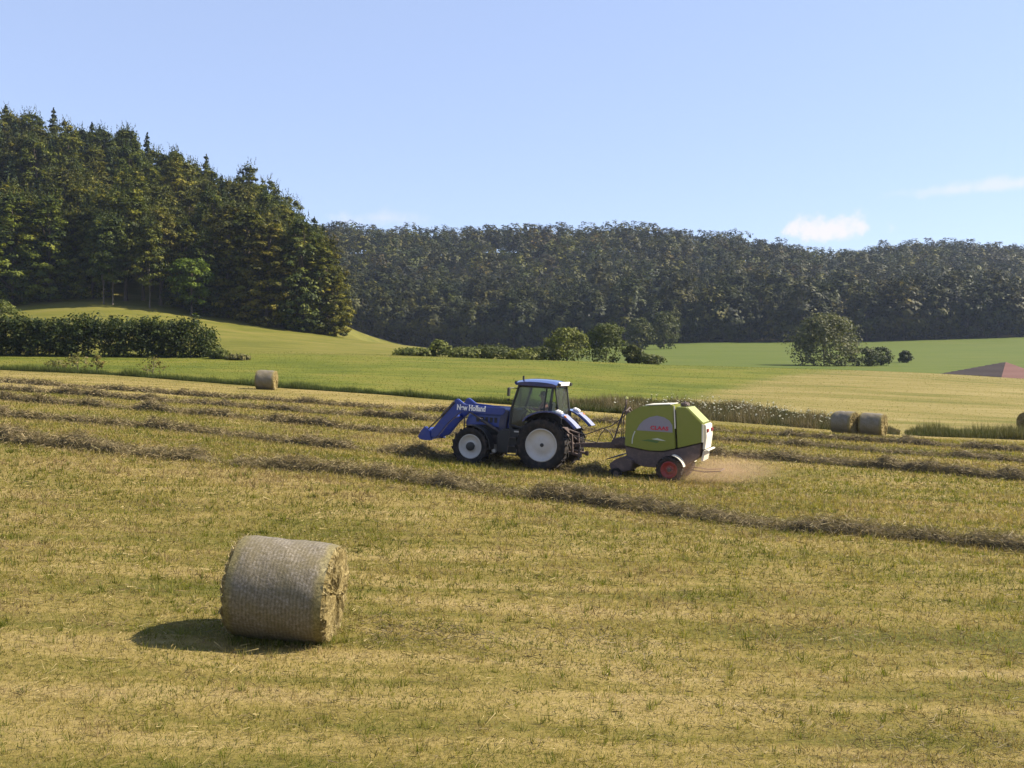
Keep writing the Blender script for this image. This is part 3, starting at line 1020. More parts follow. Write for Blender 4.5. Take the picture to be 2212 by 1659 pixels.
u = 300.0
while u < 1090:            # wood edge
    yy = float(CURVES[10][0](u)) + 2 + rt.uniform(0, 4)
    x = (u - 512) / F * yy
    free2(x, yy, 0.1); cands.append((yy, x, 0))
    u += rt.uniform(13, 20)
for trial in range(60000):
    u = rt.uniform(285, 1095); q = rt.random() ** 0.8
    y0 = float(CURVES[10][0](u)) + 6; y1 = float(CURVES[11][0](u)) + 10
    yy = y0 + (y1 - y0) * q
    x = (u - 512) / F * yy
    if free2(x, yy, 7.6):
        cands.append((yy, x, 1))
cands.sort()
ind = [c for c in cands if -20 < 512 + F * c[1] / c[0] < 1044 and 512 + F * c[1] / c[0] > 318][:290]
iset = set(ind)
for yy, x, row in ind:
    sc = rt.uniform(0.68, 1.25)
    lab = ('broadleaf tree at the foot of the wooded hill across the valley' if row == 0 else 'rounded tree on the lower slope of the wooded hill across the valley')
    fk = rt.randrange(5)
    lab = ('Olive', 'Dark green', 'Rusty brown', 'Deep green', 'Yellowish olive')[fk].lower() + ' ' + lab
    place_tree('woodland_tree', far_kinds[fk], (x, yy, gz(x, yy) - 0.2), (sc * rt.uniform(.9, 1.15), sc * rt.uniform(.9, 1.15), sc * rt.uniform(.92, 1.12)), rt.uniform(0, 6.28), lab,
               'trees of the wooded hill across the valley')
VV = []; FF = []; CC = []; nb = 0
for c in cands:
    if c in iset:
        continue
    yy, x, _ = c
    v, f, cc = far_arr[rt.randrange(4)]
    a = rt.uniform(0, 6.28); s = rt.uniform(0.62, 1.2)
    rot = np.array([[math.cos(a), -math.sin(a), 0], [math.sin(a), math.cos(a), 0], [0, 0, 1]])
    VV.append((v * np.array([s, s, s * rt.uniform(.9, 1.1)])) @ rot.T + np.array([x, yy, gz(x, yy) - 0.3]))
    FF.append(f + nb); nb += len(v)
    tone = np.array([1.0, 1.0, 1.0]) * rt.uniform(0.5, 1.6)
    if rt.random() < 0.14:
        tone *= np.array([1.35, 1.0, 0.9])
    CC.append(cc * tone)
print('far wood trees', len(cands), 'mass quads', nb // 4)
me = np_mesh('wood', np.concatenate(VV), np.concatenate(FF), np.concatenate(CC))
tag(link('distant_wood', me, M['leaf_far']), 'mass of tree crowns covering the upper wooded hill up to its ridge', 'wood', kind='stuff')

# --- hedge, bushes and single trees
hs = [(0.014, 0.024, 0.005), (0.026, 0.040, 0.007), (0.045, 0.060, 0.010), (0.08, 0.085, 0.018)]


def hedge(name, u0, u1, dist, hmax, depth, lobes, per, label):
    g = np.random.default_rng(77)
    a = spot(u0, dist); b = spot(u1, dist)
    L = (b - a).length
    s = g.random(lobes)
    prof = np.clip((1 - s) / 0.06, 0.62, 1) * (0.80 + 0.35 * fbm(s * 9, s * 0, 3, 2))
    x = (s - 0.5) * L
    zz = g.random(lobes) ** 0.8 * hmax * prof
    yv = (g.random(lobes) - 0.5) * depth * np.sqrt(np.clip(1 - (zz / (hmax * 1.15)) ** 2, 0.1, 1))
    lc = np.stack([x, yv, zz * 0.9 + 0.15], 1)
    lr = g.uniform(0.5, 1.0, lobes)
    li = np.repeat(np.arange(lobes), per)
    d = g.normal(0, 1, (lobes * per, 3)); d /= np.linalg.norm(d, axis=1, keepdims=True)
    cent = lc[li] + d * (g.uniform(0.3, 1.05, len(d)) * lr[li])[:, None]
    cent[:, 2] = np.maximum(cent[:, 2], 0.05)
    nr = d + g.normal(0, .5, d.shape) + np.array([0, 0, .3]); nr /= np.linalg.norm(nr, axis=1, keepdims=True)
    C = palette(hs, np.clip(g.random(lobes)[li] * .7 + g.random(len(d)) * .35, 0, 1))
    v, f, cc = leaf_cards(cent, nr, 0.27 * g.uniform(.6, 1.3, len(d)), C)
    r = empty(name, (a + b) / 2)
    r.rotation_euler = (0, -math.asin((b.z - a.z) / L), math.atan2(b.y - a.y, b.x - a.x))
    tag(r, label, 'hedge')
    link('foliage', np_mesh('hedge_foliage', v, f, cc), M['shrub'], r)
    for i in range(22):
        X = (i + rt.random() - 11) / 22 * L
        tv, tf = tube_arrays([(X, 0, -0.3), (X + rt.uniform(-.2, .2), rt.uniform(-.3, .3), 1.2), (X + rt.uniform(-.5, .5), rt.uniform(-.5, .5), 2.6)], [0.07, 0.05, 0.02], 6)
        link('stem', np_mesh('stem', np.array([tuple(q) for q in tv]), np.array(tf)), M['bark'], r)


hedge('hedge', -70, 213, 111, 4.3, 3.8, 900, 40, 'long dark green hedge in front of the pasture at the left edge')


def shrub(name, u, dist, w, h, cols, label, cat='bush', group=None, seed=0, per=34, leaf=0.26, lobes=60, base=0.1, dz=0.0, flat=0.8):
    c, n, s, C, lc = crown_arrays(h, w / 2, base, lobes, per, leaf, cols, flat=flat, top=0.35, lobe_r=0.32, seed=500 + seed)
    v, f, cc = leaf_cards(c, n, s, C)
    p = spot(u, dist)
    r = empty(name, (p.x, p.y, p.z + dz), 0)
    tag(r, label, cat, group)
    link('crown', np_mesh(name, v, f, cc), M['shrub'], r)
    link('trunk', trunk_mesh(name + '_stem', h * 0.8, 0.05 + 0.012 * h, lc, 5, seed), M['bark'], r)
    return r


SH_L = [(0.06, 0.075, 0.014), (0.095, 0.11, 0.02), (0.14, 0.145, 0.032)]
SH_M = [(0.04, 0.052, 0.012), (0.065, 0.075, 0.016), (0.095, 0.095, 0.025)]
SH_D = [(0.024, 0.034, 0.010), (0.04, 0.052, 0.013), (0.062, 0.070, 0.020)]
SH_G = [(0.055, 0.062, 0.026), (0.085, 0.09, 0.036), (0.125, 0.12, 0.05)]
BG = 'bushes along the far side of the meadow'
shrub('round_bush', 567, 132, 5.6, 4.1, SH_L, 'rounded light green bush left of the darker bush above the tractor roof', 'bush', BG, 1, lobes=110)
shrub('round_bush', 606, 134, 5.2, 5.0, SH_M, 'rounded brownish dark bush right of the light green one', 'bush', BG, 2, lobes=110)
shrub('slender_bush', 633, 134, 2.3, 2.4, SH_M, 'slender green bush beside the rounded brownish bush', 'bush', BG, 3)
shrub('low_bush', 648, 134, 4.2, 1.1, SH_M, 'low green bush ending the bush row on the right', 'bush', BG, 4)
shrub('small_bush', 438, 128, 2.5, 1.9, SH_L, 'small yellow green bush standing up at the left end of the row', 'bush', BG, 5)
shrub('low_bush', 412, 127, 4.4, 0.5, SH_L, 'lowest flat bush strip left of the small yellow green bush', 'bush', BG, 6)
shrub('low_bush', 463, 128, 4.6, 1.0, SH_L, 'low bush right next to the small yellow green bush', 'bush', BG, 7)
shrub('low_bush', 492, 129, 4.6, 1.4, SH_M, 'middling green low bush in the middle of the bush row', 'bush', BG, 8)
shrub('low_bush', 522, 130, 5.6, 1.0, SH_L, 'low light bush between middle low bush and rounded light bush', 'bush', BG, 9)
shrub('low_bush', 544, 131, 4.4, 1.5, SH_M, 'low bush at the left foot of the rounded light green bush', 'bush', BG, 10)
shrub('round_bush', 639, 330, 8.6, 10.0, SH_M, 'rounded tree at the wood edge behind the brownish bush', 'tree', None, 11, leaf=0.6, lobes=90)
shrub('pointed_tree', 664, 335, 9.5, 12.0, SH_M, 'pointed tree at the left end of the far green meadow', 'tree', None, 12, leaf=0.6, lobes=90)
shrub('single_tree', 824, 204, 12.4, 9.6, SH_G, 'broad grey green tree standing alone on the far meadow', 'tree', None, 13, leaf=0.42, lobes=200, per=40)
shrub('low_bush', 862, 208, 7.4, 3.4, SH_D, 'low dark bush clump right of the broad single tree', 'bush', None, 14, leaf=0.34)
shrub('low_bush', 880, 214, 4.6, 3.6, SH_D, 'dark bush at the right end of the low bush clump', 'bush', None, 15, leaf=0.34)
shrub('small_bush', 905, 232, 2.8, 2.6, SH_D, 'tiny dark bush alone on the far green meadow', 'bush', None, 16, leaf=0.3)
shrub('leafy_bush', 2, 150, 5.0, 4.2, SH_L, 'light green bush cut by the left picture edge above the hedge', 'bush', None, 17, lobes=80)
shrub('withered_bush', 238, 108, 2.2, 0.3, [(0.09, 0.09, 0.025), (0.13, 0.115, 0.04), (0.17, 0.14, 0.055)], 'low withered bush at the right foot of the hedge', 'bush', None, 18)
shrub('withered_bush', 220, 109, 1.9, 0.9, SH_L, 'low yellow bush under the hedge end', 'bush', None, 19)
# single weeds along the meadow edge on the left
for i, (u, w, h, lab) in enumerate([(153, 2.0, 1.5, 'tall weed clump at the meadow edge, rusty brown, nearest the far left bale'), (97, 1.1, 1.4, 'slim forked weed standing in the meadow edge'),
                                    (78, 2.2, 1.3, 'leafy weed clump left of the slim forked weed'), (58, 1.9, 0.9, 'low weed clump at the meadow edge, leftmost of the larger weeds')]):
    shrub('weed_plant', u, float(CURVES[5][0](u)) + 2.5, w, h, [(0.07, 0.085, 0.018), (0.12, 0.11, 0.03), (0.17, 0.12, 0.045)], lab, 'weed', 'weeds at the left meadow edge', 30 + i, per=8, leaf=0.16, lobes=30, base=0.3)


# ------------------------------------------------------------------ modelling helpers for machines (x forward, y left, z up)
def bm_obj(name, bm, mat, parent, smooth=False, label=None):
    me = bpy.data.meshes.new(name)
    bmesh.ops.recalc_face_normals(bm, faces=bm.faces)
    bm.to_mesh(me); bm.free()
    if smooth:
        me.polygons.foreach_set('use_smooth', np.ones(len(me.polygons), bool))
        try:
            me.set_sharp_from_angle(angle=R(38))
        except Exception:
            pass
    o = link(name, me, mat, parent)
    if label:
        o['label'] = label
    return o


def add_prism(bm, poly, y0, y1, bev=0.0):
    """polygon in x,z pulled from y0 to y1"""
    t = bmesh.new()
    a = [t.verts.new((p[0], y0, p[1])) for p in poly]
    b = [t.verts.new((p[0], y1, p[1])) for p in poly]
    t.faces.new(a); t.faces.new(b[::-1])
    n = len(poly)
    for i in range(n):
        t.faces.new((a[i], b[i], b[(i + 1) % n], a[(i + 1) % n]))
    merge(bm, t, bev)


def merge(bm, t, bev=0.0, seg=2):
    bmesh.ops.recalc_face_normals(t, faces=t.faces)
    if bev > 0:
        bmesh.ops.bevel(t, geom=t.edges[:], offset=bev, segments=seg, affect='EDGES', clamp_overlap=True)
    me = bpy.data.meshes.new('tmp'); t.to_mesh(me); t.free()
    bm.from_mesh(me); bpy.data.meshes.remove(me)


def add_box(bm, c, s, bev=0.0, rot=None):
    t = bmesh.new()
    bmesh.ops.create_cube(t, size=1.0)
    mtx = Matrix.Translation(c) @ (rot.to_4x4() if rot else Matrix()) @ Matrix.Diagonal((*s, 1))
    bmesh.ops.transform(t, matrix=mtx, verts=t.verts)
    merge(bm, t, bev)


def add_lathe(bm, prof, c, n=32):
    """profile of (radius, y) turned about the axle (y)"""
    t = bmesh.new()
    rings = []
    for r, yv in prof:
        if r < 1e-5:
            rings.append([t.verts.new((c[0], c[1] + yv, c[2]))])
        else:
            rings.append([t.verts.new((c[0] + r * math.cos(q * 2 * math.pi / n), c[1] + yv, c[2] + r * math.sin(q * 2 * math.pi / n))) for q in range(n)])
    for a, b in zip(rings[:-1], rings[1:]):
        for q in range(n):
            q2 = (q + 1) % n
            if len(a) == 1 and len(b) == 1:
                continue
            if len(a) == 1:
                t.faces.new((a[0], b[q], b[q2]))
            elif len(b) == 1:
                t.faces.new((a[q], b[0], a[q2]))
            else:
                t.faces.new((a[q], b[q], b[q2], a[q2]))
    merge(bm, t)


def add_tube(bm, pts, r, sides=8):
    radii = r if isinstance(r, (list, tuple)) else [r] * len(pts)
    v, f = tube_arrays(pts, radii, sides)
    t = bmesh.new()
    vs = [t.verts.new(p) for p in v]
    for q in f:
        t.faces.new([vs[i] for i in q])
    t.faces.new(vs[:sides]); t.faces.new(vs[-sides:])
    merge(bm, t)


def add_band(bm, pts, y0, y1, th):
    """a bent sheet: polyline in x,z, from y0 to y1, with thickness"""
    n = len(pts)
    nor = []
    for i in range(n):
        a = Vector(pts[max(i - 1, 0)]); b = Vector(pts[min(i + 1, n - 1)])
        d = (b - a).normalized(); nor.append(Vector((-d.y, d.x)))
    poly = [tuple(p) for p in pts] + [(pts[i][0] + nor[i].x * th, pts[i][1] + nor[i].y * th) for i in range(n - 1, -1, -1)]
    t = bmesh.new()
    a = [t.verts.new((p[0], y0, p[1])) for p in poly]; b = [t.verts.new((p[0], y1, p[1])) for p in poly]
    m = len(poly)
    for i in range(m):
        t.faces.new((a[i], b[i], b[(i + 1) % m], a[(i + 1) % m]))
    for i in range(n - 1):
        t.faces.new((a[i], a[i + 1], a[m - 2 - i], a[m - 1 - i]))
        t.faces.new((b[i], b[i + 1], b[m - 2 - i], b[m - 1 - i]))
    merge(bm, t)


def add_pane(bm, pts, th=0.012):
    """flat pane through the corner points, with thickness"""
    p = [Vector(q) for q in pts]
    n = (p[1] - p[0]).cross(p[2] - p[0]).normalized() * th * 0.5
    t = bmesh.new()
    a = [t.verts.new(q - n) for q in p]; b = [t.verts.new(q + n) for q in p]
    t.faces.new(a); t.faces.new(b[::-1])
    k = len(p)
    for i in range(k):
        t.faces.new((a[i], b[i], b[(i + 1) % k], a[(i + 1) % k]))
    merge(bm, t)


def lettering(name, text, size, loc, mat, parent, thick=0.0, width=None):
    cu = bpy.data.curves.new('txt', 'FONT')
    cu.body = text; cu.size = size; cu.extrude = 0.004; cu.offset = thick
    cu.align_x = 'CENTER'; cu.align_y = 'CENTER'
    t = bpy.data.objects.new('txt', cu); col.objects.link(t)
    dg = bpy.context.evaluated_depsgraph_get()
    me = bpy.data.meshes.new_from_object(t.evaluated_get(dg))
    bpy.data.objects.remove(t); bpy.data.curves.remove(cu)
    xs = [v.co.x for v in me.vertices]
    k = (width / (max(xs) - min(xs))) if width else 1.0
    for v in me.vertices:      # read from the machine's left side: text runs backwards along x
        a, b, c = v.co
        v.co = (loc[0] - a * k, loc[1] + c, loc[2] + b)
    return link(name, me, mat, parent)


M['blue'] = plain('blue_paint', (0.007, 0.028, 0.19), 0.42, dirt=0.32, dirt_c=(0.085, 0.075, 0.06), scale=4, coat=0.1)
M['blue_gloss'] = plain('glossy_blue_paint', (0.008, 0.028, 0.15), 0.22, dirt=0.10, dirt_c=(0.07, 0.06, 0.06), scale=3, coat=1.0)
M['blue_dark'] = plain('dark_blue_paint', (0.004, 0.010, 0.05), 0.4, dirt=0.3, scale=3)
M['black'] = plain('black_plastic', (0.012, 0.012, 0.013), 0.6, dirt=0.35, dirt_c=(0.05, 0.042, 0.03))
M['iron'] = plain('dusty_iron', (0.045, 0.038, 0.036), 0.7, dirt=0.7, dirt_c=(0.16, 0.115, 0.09))
M['tyre'] = plain('tyre_rubber', (0.016, 0.015, 0.015), 0.85, dirt=0.55, dirt_c=(0.10, 0.075, 0.055), scale=5, spec=0.2)
M['rim'] = plain('rim_paint', (0.42, 0.40, 0.375), 0.5, dirt=0.3, dirt_c=(0.25, 0.20, 0.15), scale=4)
M['white'] = plain('white_plastic', (0.72, 0.70, 0.68), 0.4, dirt=0.15, dirt_c=(0.45, 0.38, 0.3))
M['blue_sheen'] = plain('blue_paint_sheen', (0.20, 0.21, 0.30), 0.35, dirt=0.2, dirt_c=(0.22, 0.19, 0.17))  # sun reflected on the blue fenders, put into a paler colour
M['red'] = plain('red_rim_paint', (0.22, 0.010, 0.014), 0.45, dirt=0.4, dirt_c=(0.12, 0.05, 0.035))
M['green'] = plain('seed_green_paint', (0.145, 0.165, 0.010), 0.38, dirt=0.25, dirt_c=(0.22, 0.20, 0.06), scale=2, coat=0.3)
M['cream'] = plain('cream_paint', (0.60, 0.56, 0.46), 0.45, dirt=0.2, dirt_c=(0.45, 0.38, 0.25))
M['lilac'] = plain('grey_decal', (0.20, 0.185, 0.22), 0.5, dirt=0.15)
M['red_ink'] = plain('red_lettering', (0.42, 0.01, 0.03), 0.5, dirt=0.05)
M['dark_ink'] = plain('dark_green_marking', (0.05, 0.11, 0.02), 0.5, dirt=0.05)
M['grey_ink'] = plain('grey_marking', (0.45, 0.46, 0.40), 0.5, dirt=0.05)
M['maroon'] = plain('dusty_maroon_steel', (0.075, 0.052, 0.046), 0.75, dirt=0.7, dirt_c=(0.19, 0.13, 0.10))
M['orange'] = plain('lamp_orange', (0.6, 0.16, 0.02), 0.3, dirt=0.05)
M['seat'] = plain('seat_cloth', (0.03, 0.03, 0.035), 0.9, dirt=0.1)
M['shirt'] = plain('shirt_cloth', (0.30, 0.085, 0.085), 0.9, dirt=0.1)
M['skin'] = plain('skin', (0.42, 0.24, 0.17), 0.6, dirt=0.0)
M['hair'] = plain('hair', (0.03, 0.022, 0.016), 0.8, dirt=0.0)
M['jeans'] = plain('trousers_cloth', (0.05, 0.05, 0.075), 0.9, dirt=0.1)


def glass_mat():
    m, nt, b = new_mat('cab_glass')
    v = mapping(nt)
    n = noise(nt, v, 5, 4)
    tr = nd(nt, 'ShaderNodeBsdfTransparent'); tr.inputs[0].default_value = (0.72, 0.80, 0.76, 1)
    gl = nd(nt, 'ShaderNodeBsdfGlossy'); gl.inputs['Roughness'].default_value = 0.08
    df = nd(nt, 'ShaderNodeBsdfDiffuse'); df.inputs['Color'].default_value = (0.35, 0.33, 0.28, 1)   # dust film
    lw = nd(nt, 'ShaderNodeLayerWeight'); lw.inputs[0].default_value = 0.12
    fr = nd(nt, 'ShaderNodeMath', operation='MULTIPLY_ADD'); nt.links.new(lw.outputs['Fresnel'], fr.inputs[0]); fr.inputs[1].default_value = 0.7; fr.inputs[2].default_value = 0.03
    m1 = nd(nt, 'ShaderNodeMixShader'); nt.links.new(fr.outputs[0], m1.inputs[0]); nt.links.new(tr.outputs[0], m1.inputs[1]); nt.links.new(gl.outputs[0], m1.inputs[2])
    fd = nd(nt, 'ShaderNodeMath', operation='MULTIPLY'); nt.links.new(n, fd.inputs[0]); fd.inputs[1].default_value = 0.075
    m2 = nd(nt, 'ShaderNodeMixShader'); nt.links.new(fd.outputs[0], m2.inputs[0]); nt.links.new(m1.outputs[0], m2.inputs[1]); nt.links.new(df.outputs[0], m2.inputs[2])
    nt.links.new(m2.outputs[0], nt.nodes['Material Output'].inputs['Surface'])
    return m


M['glass'] = glass_mat()


def wheel(parent, cx, cy, r, w, rim_r, rim_mat, lugs, side, hub_r, hub_mat, hub_out=0.05):
    """side +1: outer face towards +y"""
    root = empty('wheel'); root.parent = parent
    root.location = (cx, cy, r)
    bm = bmesh.new()
    h = w / 2
    sh = r - rim_r
    add_lathe(bm, [(rim_r, -h * .72), (rim_r + sh * .25, -h * .95), (rim_r + sh * .6, -h), (r - sh * .16, -h * .9), (r - .035, -h * .62), (r - .02, 0), (r - .035, h * .62), (r - sh * .16, h * .9),
                   (rim_r + sh * .6, h), (rim_r + sh * .25, h * .95), (rim_r, h * .72), (rim_r, -h * .72)], (0, 0, 0), 40)
    for i in range(lugs):
        for s in (-1, 1):
            a = (i + (0.5 if s > 0 else 0)) * 2 * math.pi / lugs
            rot = Matrix.Rotation(-a, 3, 'Y') @ Matrix.Rotation(s * R(38), 3, 'X')
            c = Matrix.Rotation(-a, 3, 'Y') @ Vector((r - 0.022, s * h * 0.46, 0))
            add_box(bm, c, (0.065, h * 1.02, 0.05), 0, rot)
    bm_obj('tyre', bm, M['tyre'], root, True)
    bm = bmesh.new()
    s = side
    add_lathe(bm, [(rim_r + .012, s * h * .76), (rim_r - .015, s * h * .80), (rim_r - .04, s * h * .66), (rim_r - .075, s * h * .45), (rim_r - .12, s * h * .36), (rim_r * .52, s * h * .30), (rim_r * .42, s * h * .40), (hub_r, s * h * .40), (0, s * h * .40)], (0, 0, 0), 40)
    add_lathe(bm, [(rim_r + .012, -s * h * .76), (rim_r - .04, -s * h * .6), (rim_r - .10, s * h * .2)], (0, 0, 0), 40)
    for i in range(8):
        a = i * math.pi / 4 + .2
        add_lathe(bm, [(0.02, s * h * .40), (0.02, s * (h * .40 + .025)), (0, s * (h * .40 + .025))], (math.cos(a) * rim_r * .36, 0, math.sin(a) * rim_r * .36), 6)
    bm_obj('rim', bm, rim_mat, root, True)
    bm = bmesh.new()
    add_lathe(bm, [(hub_r, s * h * .38), (hub_r, s * (h * .40 + hub_out)), (hub_r * .7, s * (h * .40 + hub_out + .02)), (0, s * (h * .40 + hub_out + .02))], (0, 0, 0), 20)
    bm_obj('hub', bm, hub_mat, root, True)
    return root


# where the machines stand
HEAD = Vector((-math.cos(R(20)), math.sin(R(20)), 0))
LEFT = Vector((-math.sin(R(20)), -math.cos(R(20)), 0))


def stand(p, span_f, span_l):
    """matrix of a thing standing on the ground at p, heading like the tractor"""
    a = p + HEAD * span_f; b = p + LEFT * span_l; c = p - LEFT * span_l
    zf = (gz(a.x, a.y) - gz(p.x, p.y)) / span_f
    zl = (gz(b.x, b.y) - gz(c.x, c.y)) / (2 * span_l)
    f = (HEAD + Vector((0, 0, zf))).normalized()
    l = (LEFT + Vector((0, 0, zl))); l = (l - f * l.dot(f)).normalized()
    up = f.cross(l)
    m = Matrix((f, l, up)).transposed().to_4x4()
    m.translation = Vector((p.x, p.y, gz(p.x, p.y)))
    return m


TS = 0.93
near_wheel = spot(541.5, 33.2)
base = near_wheel - LEFT * (0.95 * TS)
mt = stand(Vector((base.x, base.y, 0)), 2.6 * TS, 0.9)
tractor = empty('tractor')
tractor.matrix_world = mt @ Matrix.Translation((0, 0, -0.03)) @ Matrix.Diagonal((TS, TS, TS, 1))
tag(tractor, 'blue tractor with front loader and white wheel rims pulling the green baler', 'tractor')

# wheels
wheel(tractor, 0.0, 0.93, 0.92, 0.56, 0.555, M['rim'], 20, 1, 0.065, M['black'], 0.02)
wheel(tractor, 0.0, -0.93, 0.92, 0.56, 0.555, M['rim'], 20, -1, 0.065, M['black'], 0.02)
wheel(tractor, 2.6, 0.93, 0.68, 0.46, 0.415, M['rim'], 17, 1, 0.15, M['black'], 0.10)
wheel(tractor, 2.6, -0.93, 0.68, 0.46, 0.415, M['rim'], 17, -1, 0.15, M['black'], 0.10)
# chassis
bm = bmesh.new()
add_box(bm, (1.35, 0, 0.95), (3.2, 0.5, 0.42), 0.05)
add_box(bm, (0, 0, 0.92), (0.5, 1.5, 0.36), 0.08)
add_box(bm, (2.6, 0, 0.66), (0.24, 1.5, 0.2), 0.05)
add_box(bm, (3.0, 0, 0.95), (0.5, 0.62, 0.4), 0.05)
bm_obj('chassis', bm, M['iron'], tractor)
# engine bay side below the hood
bm = bmesh.new()
add_box(bm, (2.1, 0, 1.28), (1.7, 0.62, 0.4), 0.04)
bm_obj('engine', bm, M['black'], tractor)
# hood: sections along x, rounded across
bm = bmesh.new()
secs = [(1.22, 2.06, 1.30, 0.43), (1.8, 2.05, 1.36, 0.42), (2.4, 2.00, 1.42, 0.41), (2.8, 1.93, 1.40, 0.39), (3.02, 1.80, 1.38, 0.35), (3.10, 1.6, 1.34, 0.31), (3.08, 1.2, 1.14, 0.28)]
rings = []
for (xx, zt, zb, hw) in secs:
    pr = [(-hw, zb), (-hw * 1.0, zb + (zt - zb) * .45), (-hw * .95, zb + (zt - zb) * .74), (-hw * .78, zb + (zt - zb) * .92), (-hw * .4, zt - .005), (0, zt)]
    pr = pr + [(-a, b) for a, b in pr[-2::-1]]
    rings.append([bm.verts.new((xx, a, b)) for a, b in pr])
for a, b in zip(rings[:-1], rings[1:]):
    for i in range(len(a) - 1):
        bm.faces.new((a[i], a[i + 1], b[i + 1], b[i]))
bm.faces.new(rings[0]); bm.faces.new(rings[-1])
for i in range(len(rings) - 1):
    bm.faces.new((rings[i][0], rings[i + 1][0], rings[i + 1][-1], rings[i][-1]))
hood = bm_obj('hood', bm, M['blue'], tractor, True)
for s in (-1, 1):
    bm = bmesh.new()
    add_box(bm, (3.10, s * 0.19, 1.52), (0.05, 0.17, 0.12), 0.02)
    bm_obj('headlight', bm, M['white'], hood)
    bm = bmesh.new()
    for k in range(5):
        add_box(bm, (1.95 + k * 0.17, s * 0.425, 1.60), (0.11, 0.02, 0.18), 0.008)
    bm_obj('side_grille', bm, M['black'], hood)
# exhaust
bm = bmesh.new()
add_tube(bm, [(1.42, -0.55, 1.3), (1.42, -0.55, 2.75), (1.36, -0.55, 2.9)], 0.055, 10)
bm_obj('exhaust', bm, M['black'], tractor, True)

# cab
CAB = {'fb': (1.30, 2.0), 'ft': (1.02, 2.90), 'rb': (-0.12, 2.02), 'rt': (-0.24, 2.92), 'mb': (0.22, 2.0), 'mt': (0.12, 2.9)}
bm = bmesh.new()
add_prism(bm, [(1.30, 1.02), (1.34, 1.5), (1.30, 2.02), (1.22, 2.02), (1.20, 1.2), (0.75, 1.0), (0.75, 0.9), (1.22, 0.92)], -0.72, 0.72, 0.02)
add_box(bm, (0.55, 0, 1.12), (1.4, 1.3, 0.14), 0.02)
bm_obj('cab_floor', bm, M['black'], tractor)
bm = bmesh.new()
for s in (-1, 1):
    w = 0.74 * s
    add_tube(bm, [(1.30, w, 1.5), (1.27, w, 2.05), (1.02, w * .97, 2.92)], 0.045, 6)
    add_tube(bm, [(-0.10, w, 1.95), (-0.20, w * .97, 2.92)], 0.05, 6)
    add_tube(bm, [(0.10, w, 1.95), (0.02, w * .97, 2.92)], 0.03, 6)
    add_tube(bm, [(-0.45, s * .62, 1.85), (-0.25, s * .68, 2.9)], 0.03, 6)
    add_tube(bm, [(1.02, w * .97, 2.88), (-0.24, w * .97, 2.88)], 0.05, 6)
    add_tube(bm, [(1.30, w, 1.5), (0.86, w, 1.42), (0.55, w, 1.75), (0.2, w, 1.98), (-0.1, w, 2.02)], 0.04, 6)
add_tube(bm, [(-0.45, .62, 1.85), (-0.45, -.62, 1.85)], 0.04, 6)
add_tube(bm, [(1.27, .74, 2.05), (1.27, -.74, 2.05)], 0.04, 6)
bm_obj('cab_frame', bm, M['black'], tractor, True)
for s in (-1, 1):
    w = 0.735 * s
    bm = bmesh.new()
    add_pane(bm, [(1.29, w, 1.55), (0.86, w, 1.46), (0.55, w, 1.78), (0.2, w, 2.0), (0.10, w, 2.0), (0.03, w * .97, 2.88), (1.02, w * .97, 2.88), (1.26, w, 2.05)])
    bm_obj('door_glass', bm, M['glass'], tractor)
    bm = bmesh.new()
    add_pane(bm, [(0.08, w, 2.02), (-0.10, w, 2.02), (-0.20, w * .97, 2.88), (0.01, w * .97, 2.88)])
    bm_obj('side_window', bm, M['glass'], tractor)
    bm = bmesh.new()
    add_box(bm, (0.14, 0.775 * s, 2.12), (0.16, 0.03, 0.05), 0.01)
    bm_obj('door_handle', bm, M['black'], tractor)
bm = bmesh.new()
add_pane(bm, [(1.28, .70, 2.06), (1.28, -.70, 2.06), (1.03, -.68, 2.88), (1.03, .68, 2.88)])
bm_obj('windscreen', bm, M['glass'], tractor)
bm = bmesh.new()
add_pane(bm, [(-0.42, .60, 1.88), (-0.42, -.60, 1.88), (-0.25, -.67, 2.88), (-0.25, .67, 2.88)])
bm_obj('rear_window', bm, M['glass'], tractor)
# roof: domed slab
bm = bmesh.new()
t = bmesh.new()
nx_, ny_ = 9, 9
vt = []
for i in range(nx_):
    for j in range(ny_):
        a = i / (nx_ - 1) * 2 - 1; b = j / (ny_ - 1) * 2 - 1
        z = 3.14 - 0.05 * a * a - 0.06 * b * b - 0.03 * (abs(a) ** 6) - 0.04 * (abs(b) ** 6)
        vt.append(t.verts.new((0.40 + a * 0.74 - 0.05 * b * b * (1 if a < 0 else -1) * .5, b * 0.83, z)))
for i in range(nx_ - 1):
    for j in range(ny_ - 1):
        t.faces.new((vt[i * ny_ + j], vt[(i + 1) * ny_ + j], vt[(i + 1) * ny_ + j + 1], vt[i * ny_ + j + 1]))
ext = bmesh.ops.extrude_face_region(t, geom=t.faces[:])
for v in ext['geom']:
    if isinstance(v, bmesh.types.BMVert):
        v.co.z = 2.90; v.co.x = 0.40 + (v.co.x - 0.40) * 0.95; v.co.y *= 0.95
merge(bm, t)
roof = bm_obj('roof', bm, M['blue_gloss'], tractor, True)
bm = bmesh.new()
add_box(bm, (-0.365, 0, 3.0), (0.03, 1.30, 0.13), 0.01)
bm_obj('rear_roof_panel', bm, M['white'], roof)
for s in (-1, 1):
    for xx in (1.16, -0.395):
        bm = bmesh.new()
        add_box(bm, (xx, s * 0.66, 2.98), (0.09, 0.18, 0.11), 0.02)
        bm_obj('work_light', bm, M['black'], roof)
bm = bmesh.new()
add_tube(bm, [(0.98, 0.45, 3.06), (0.98, 0.45, 3.22)], 0.035, 8)
bm_obj('beacon_stub', bm, M['black'], roof, True)
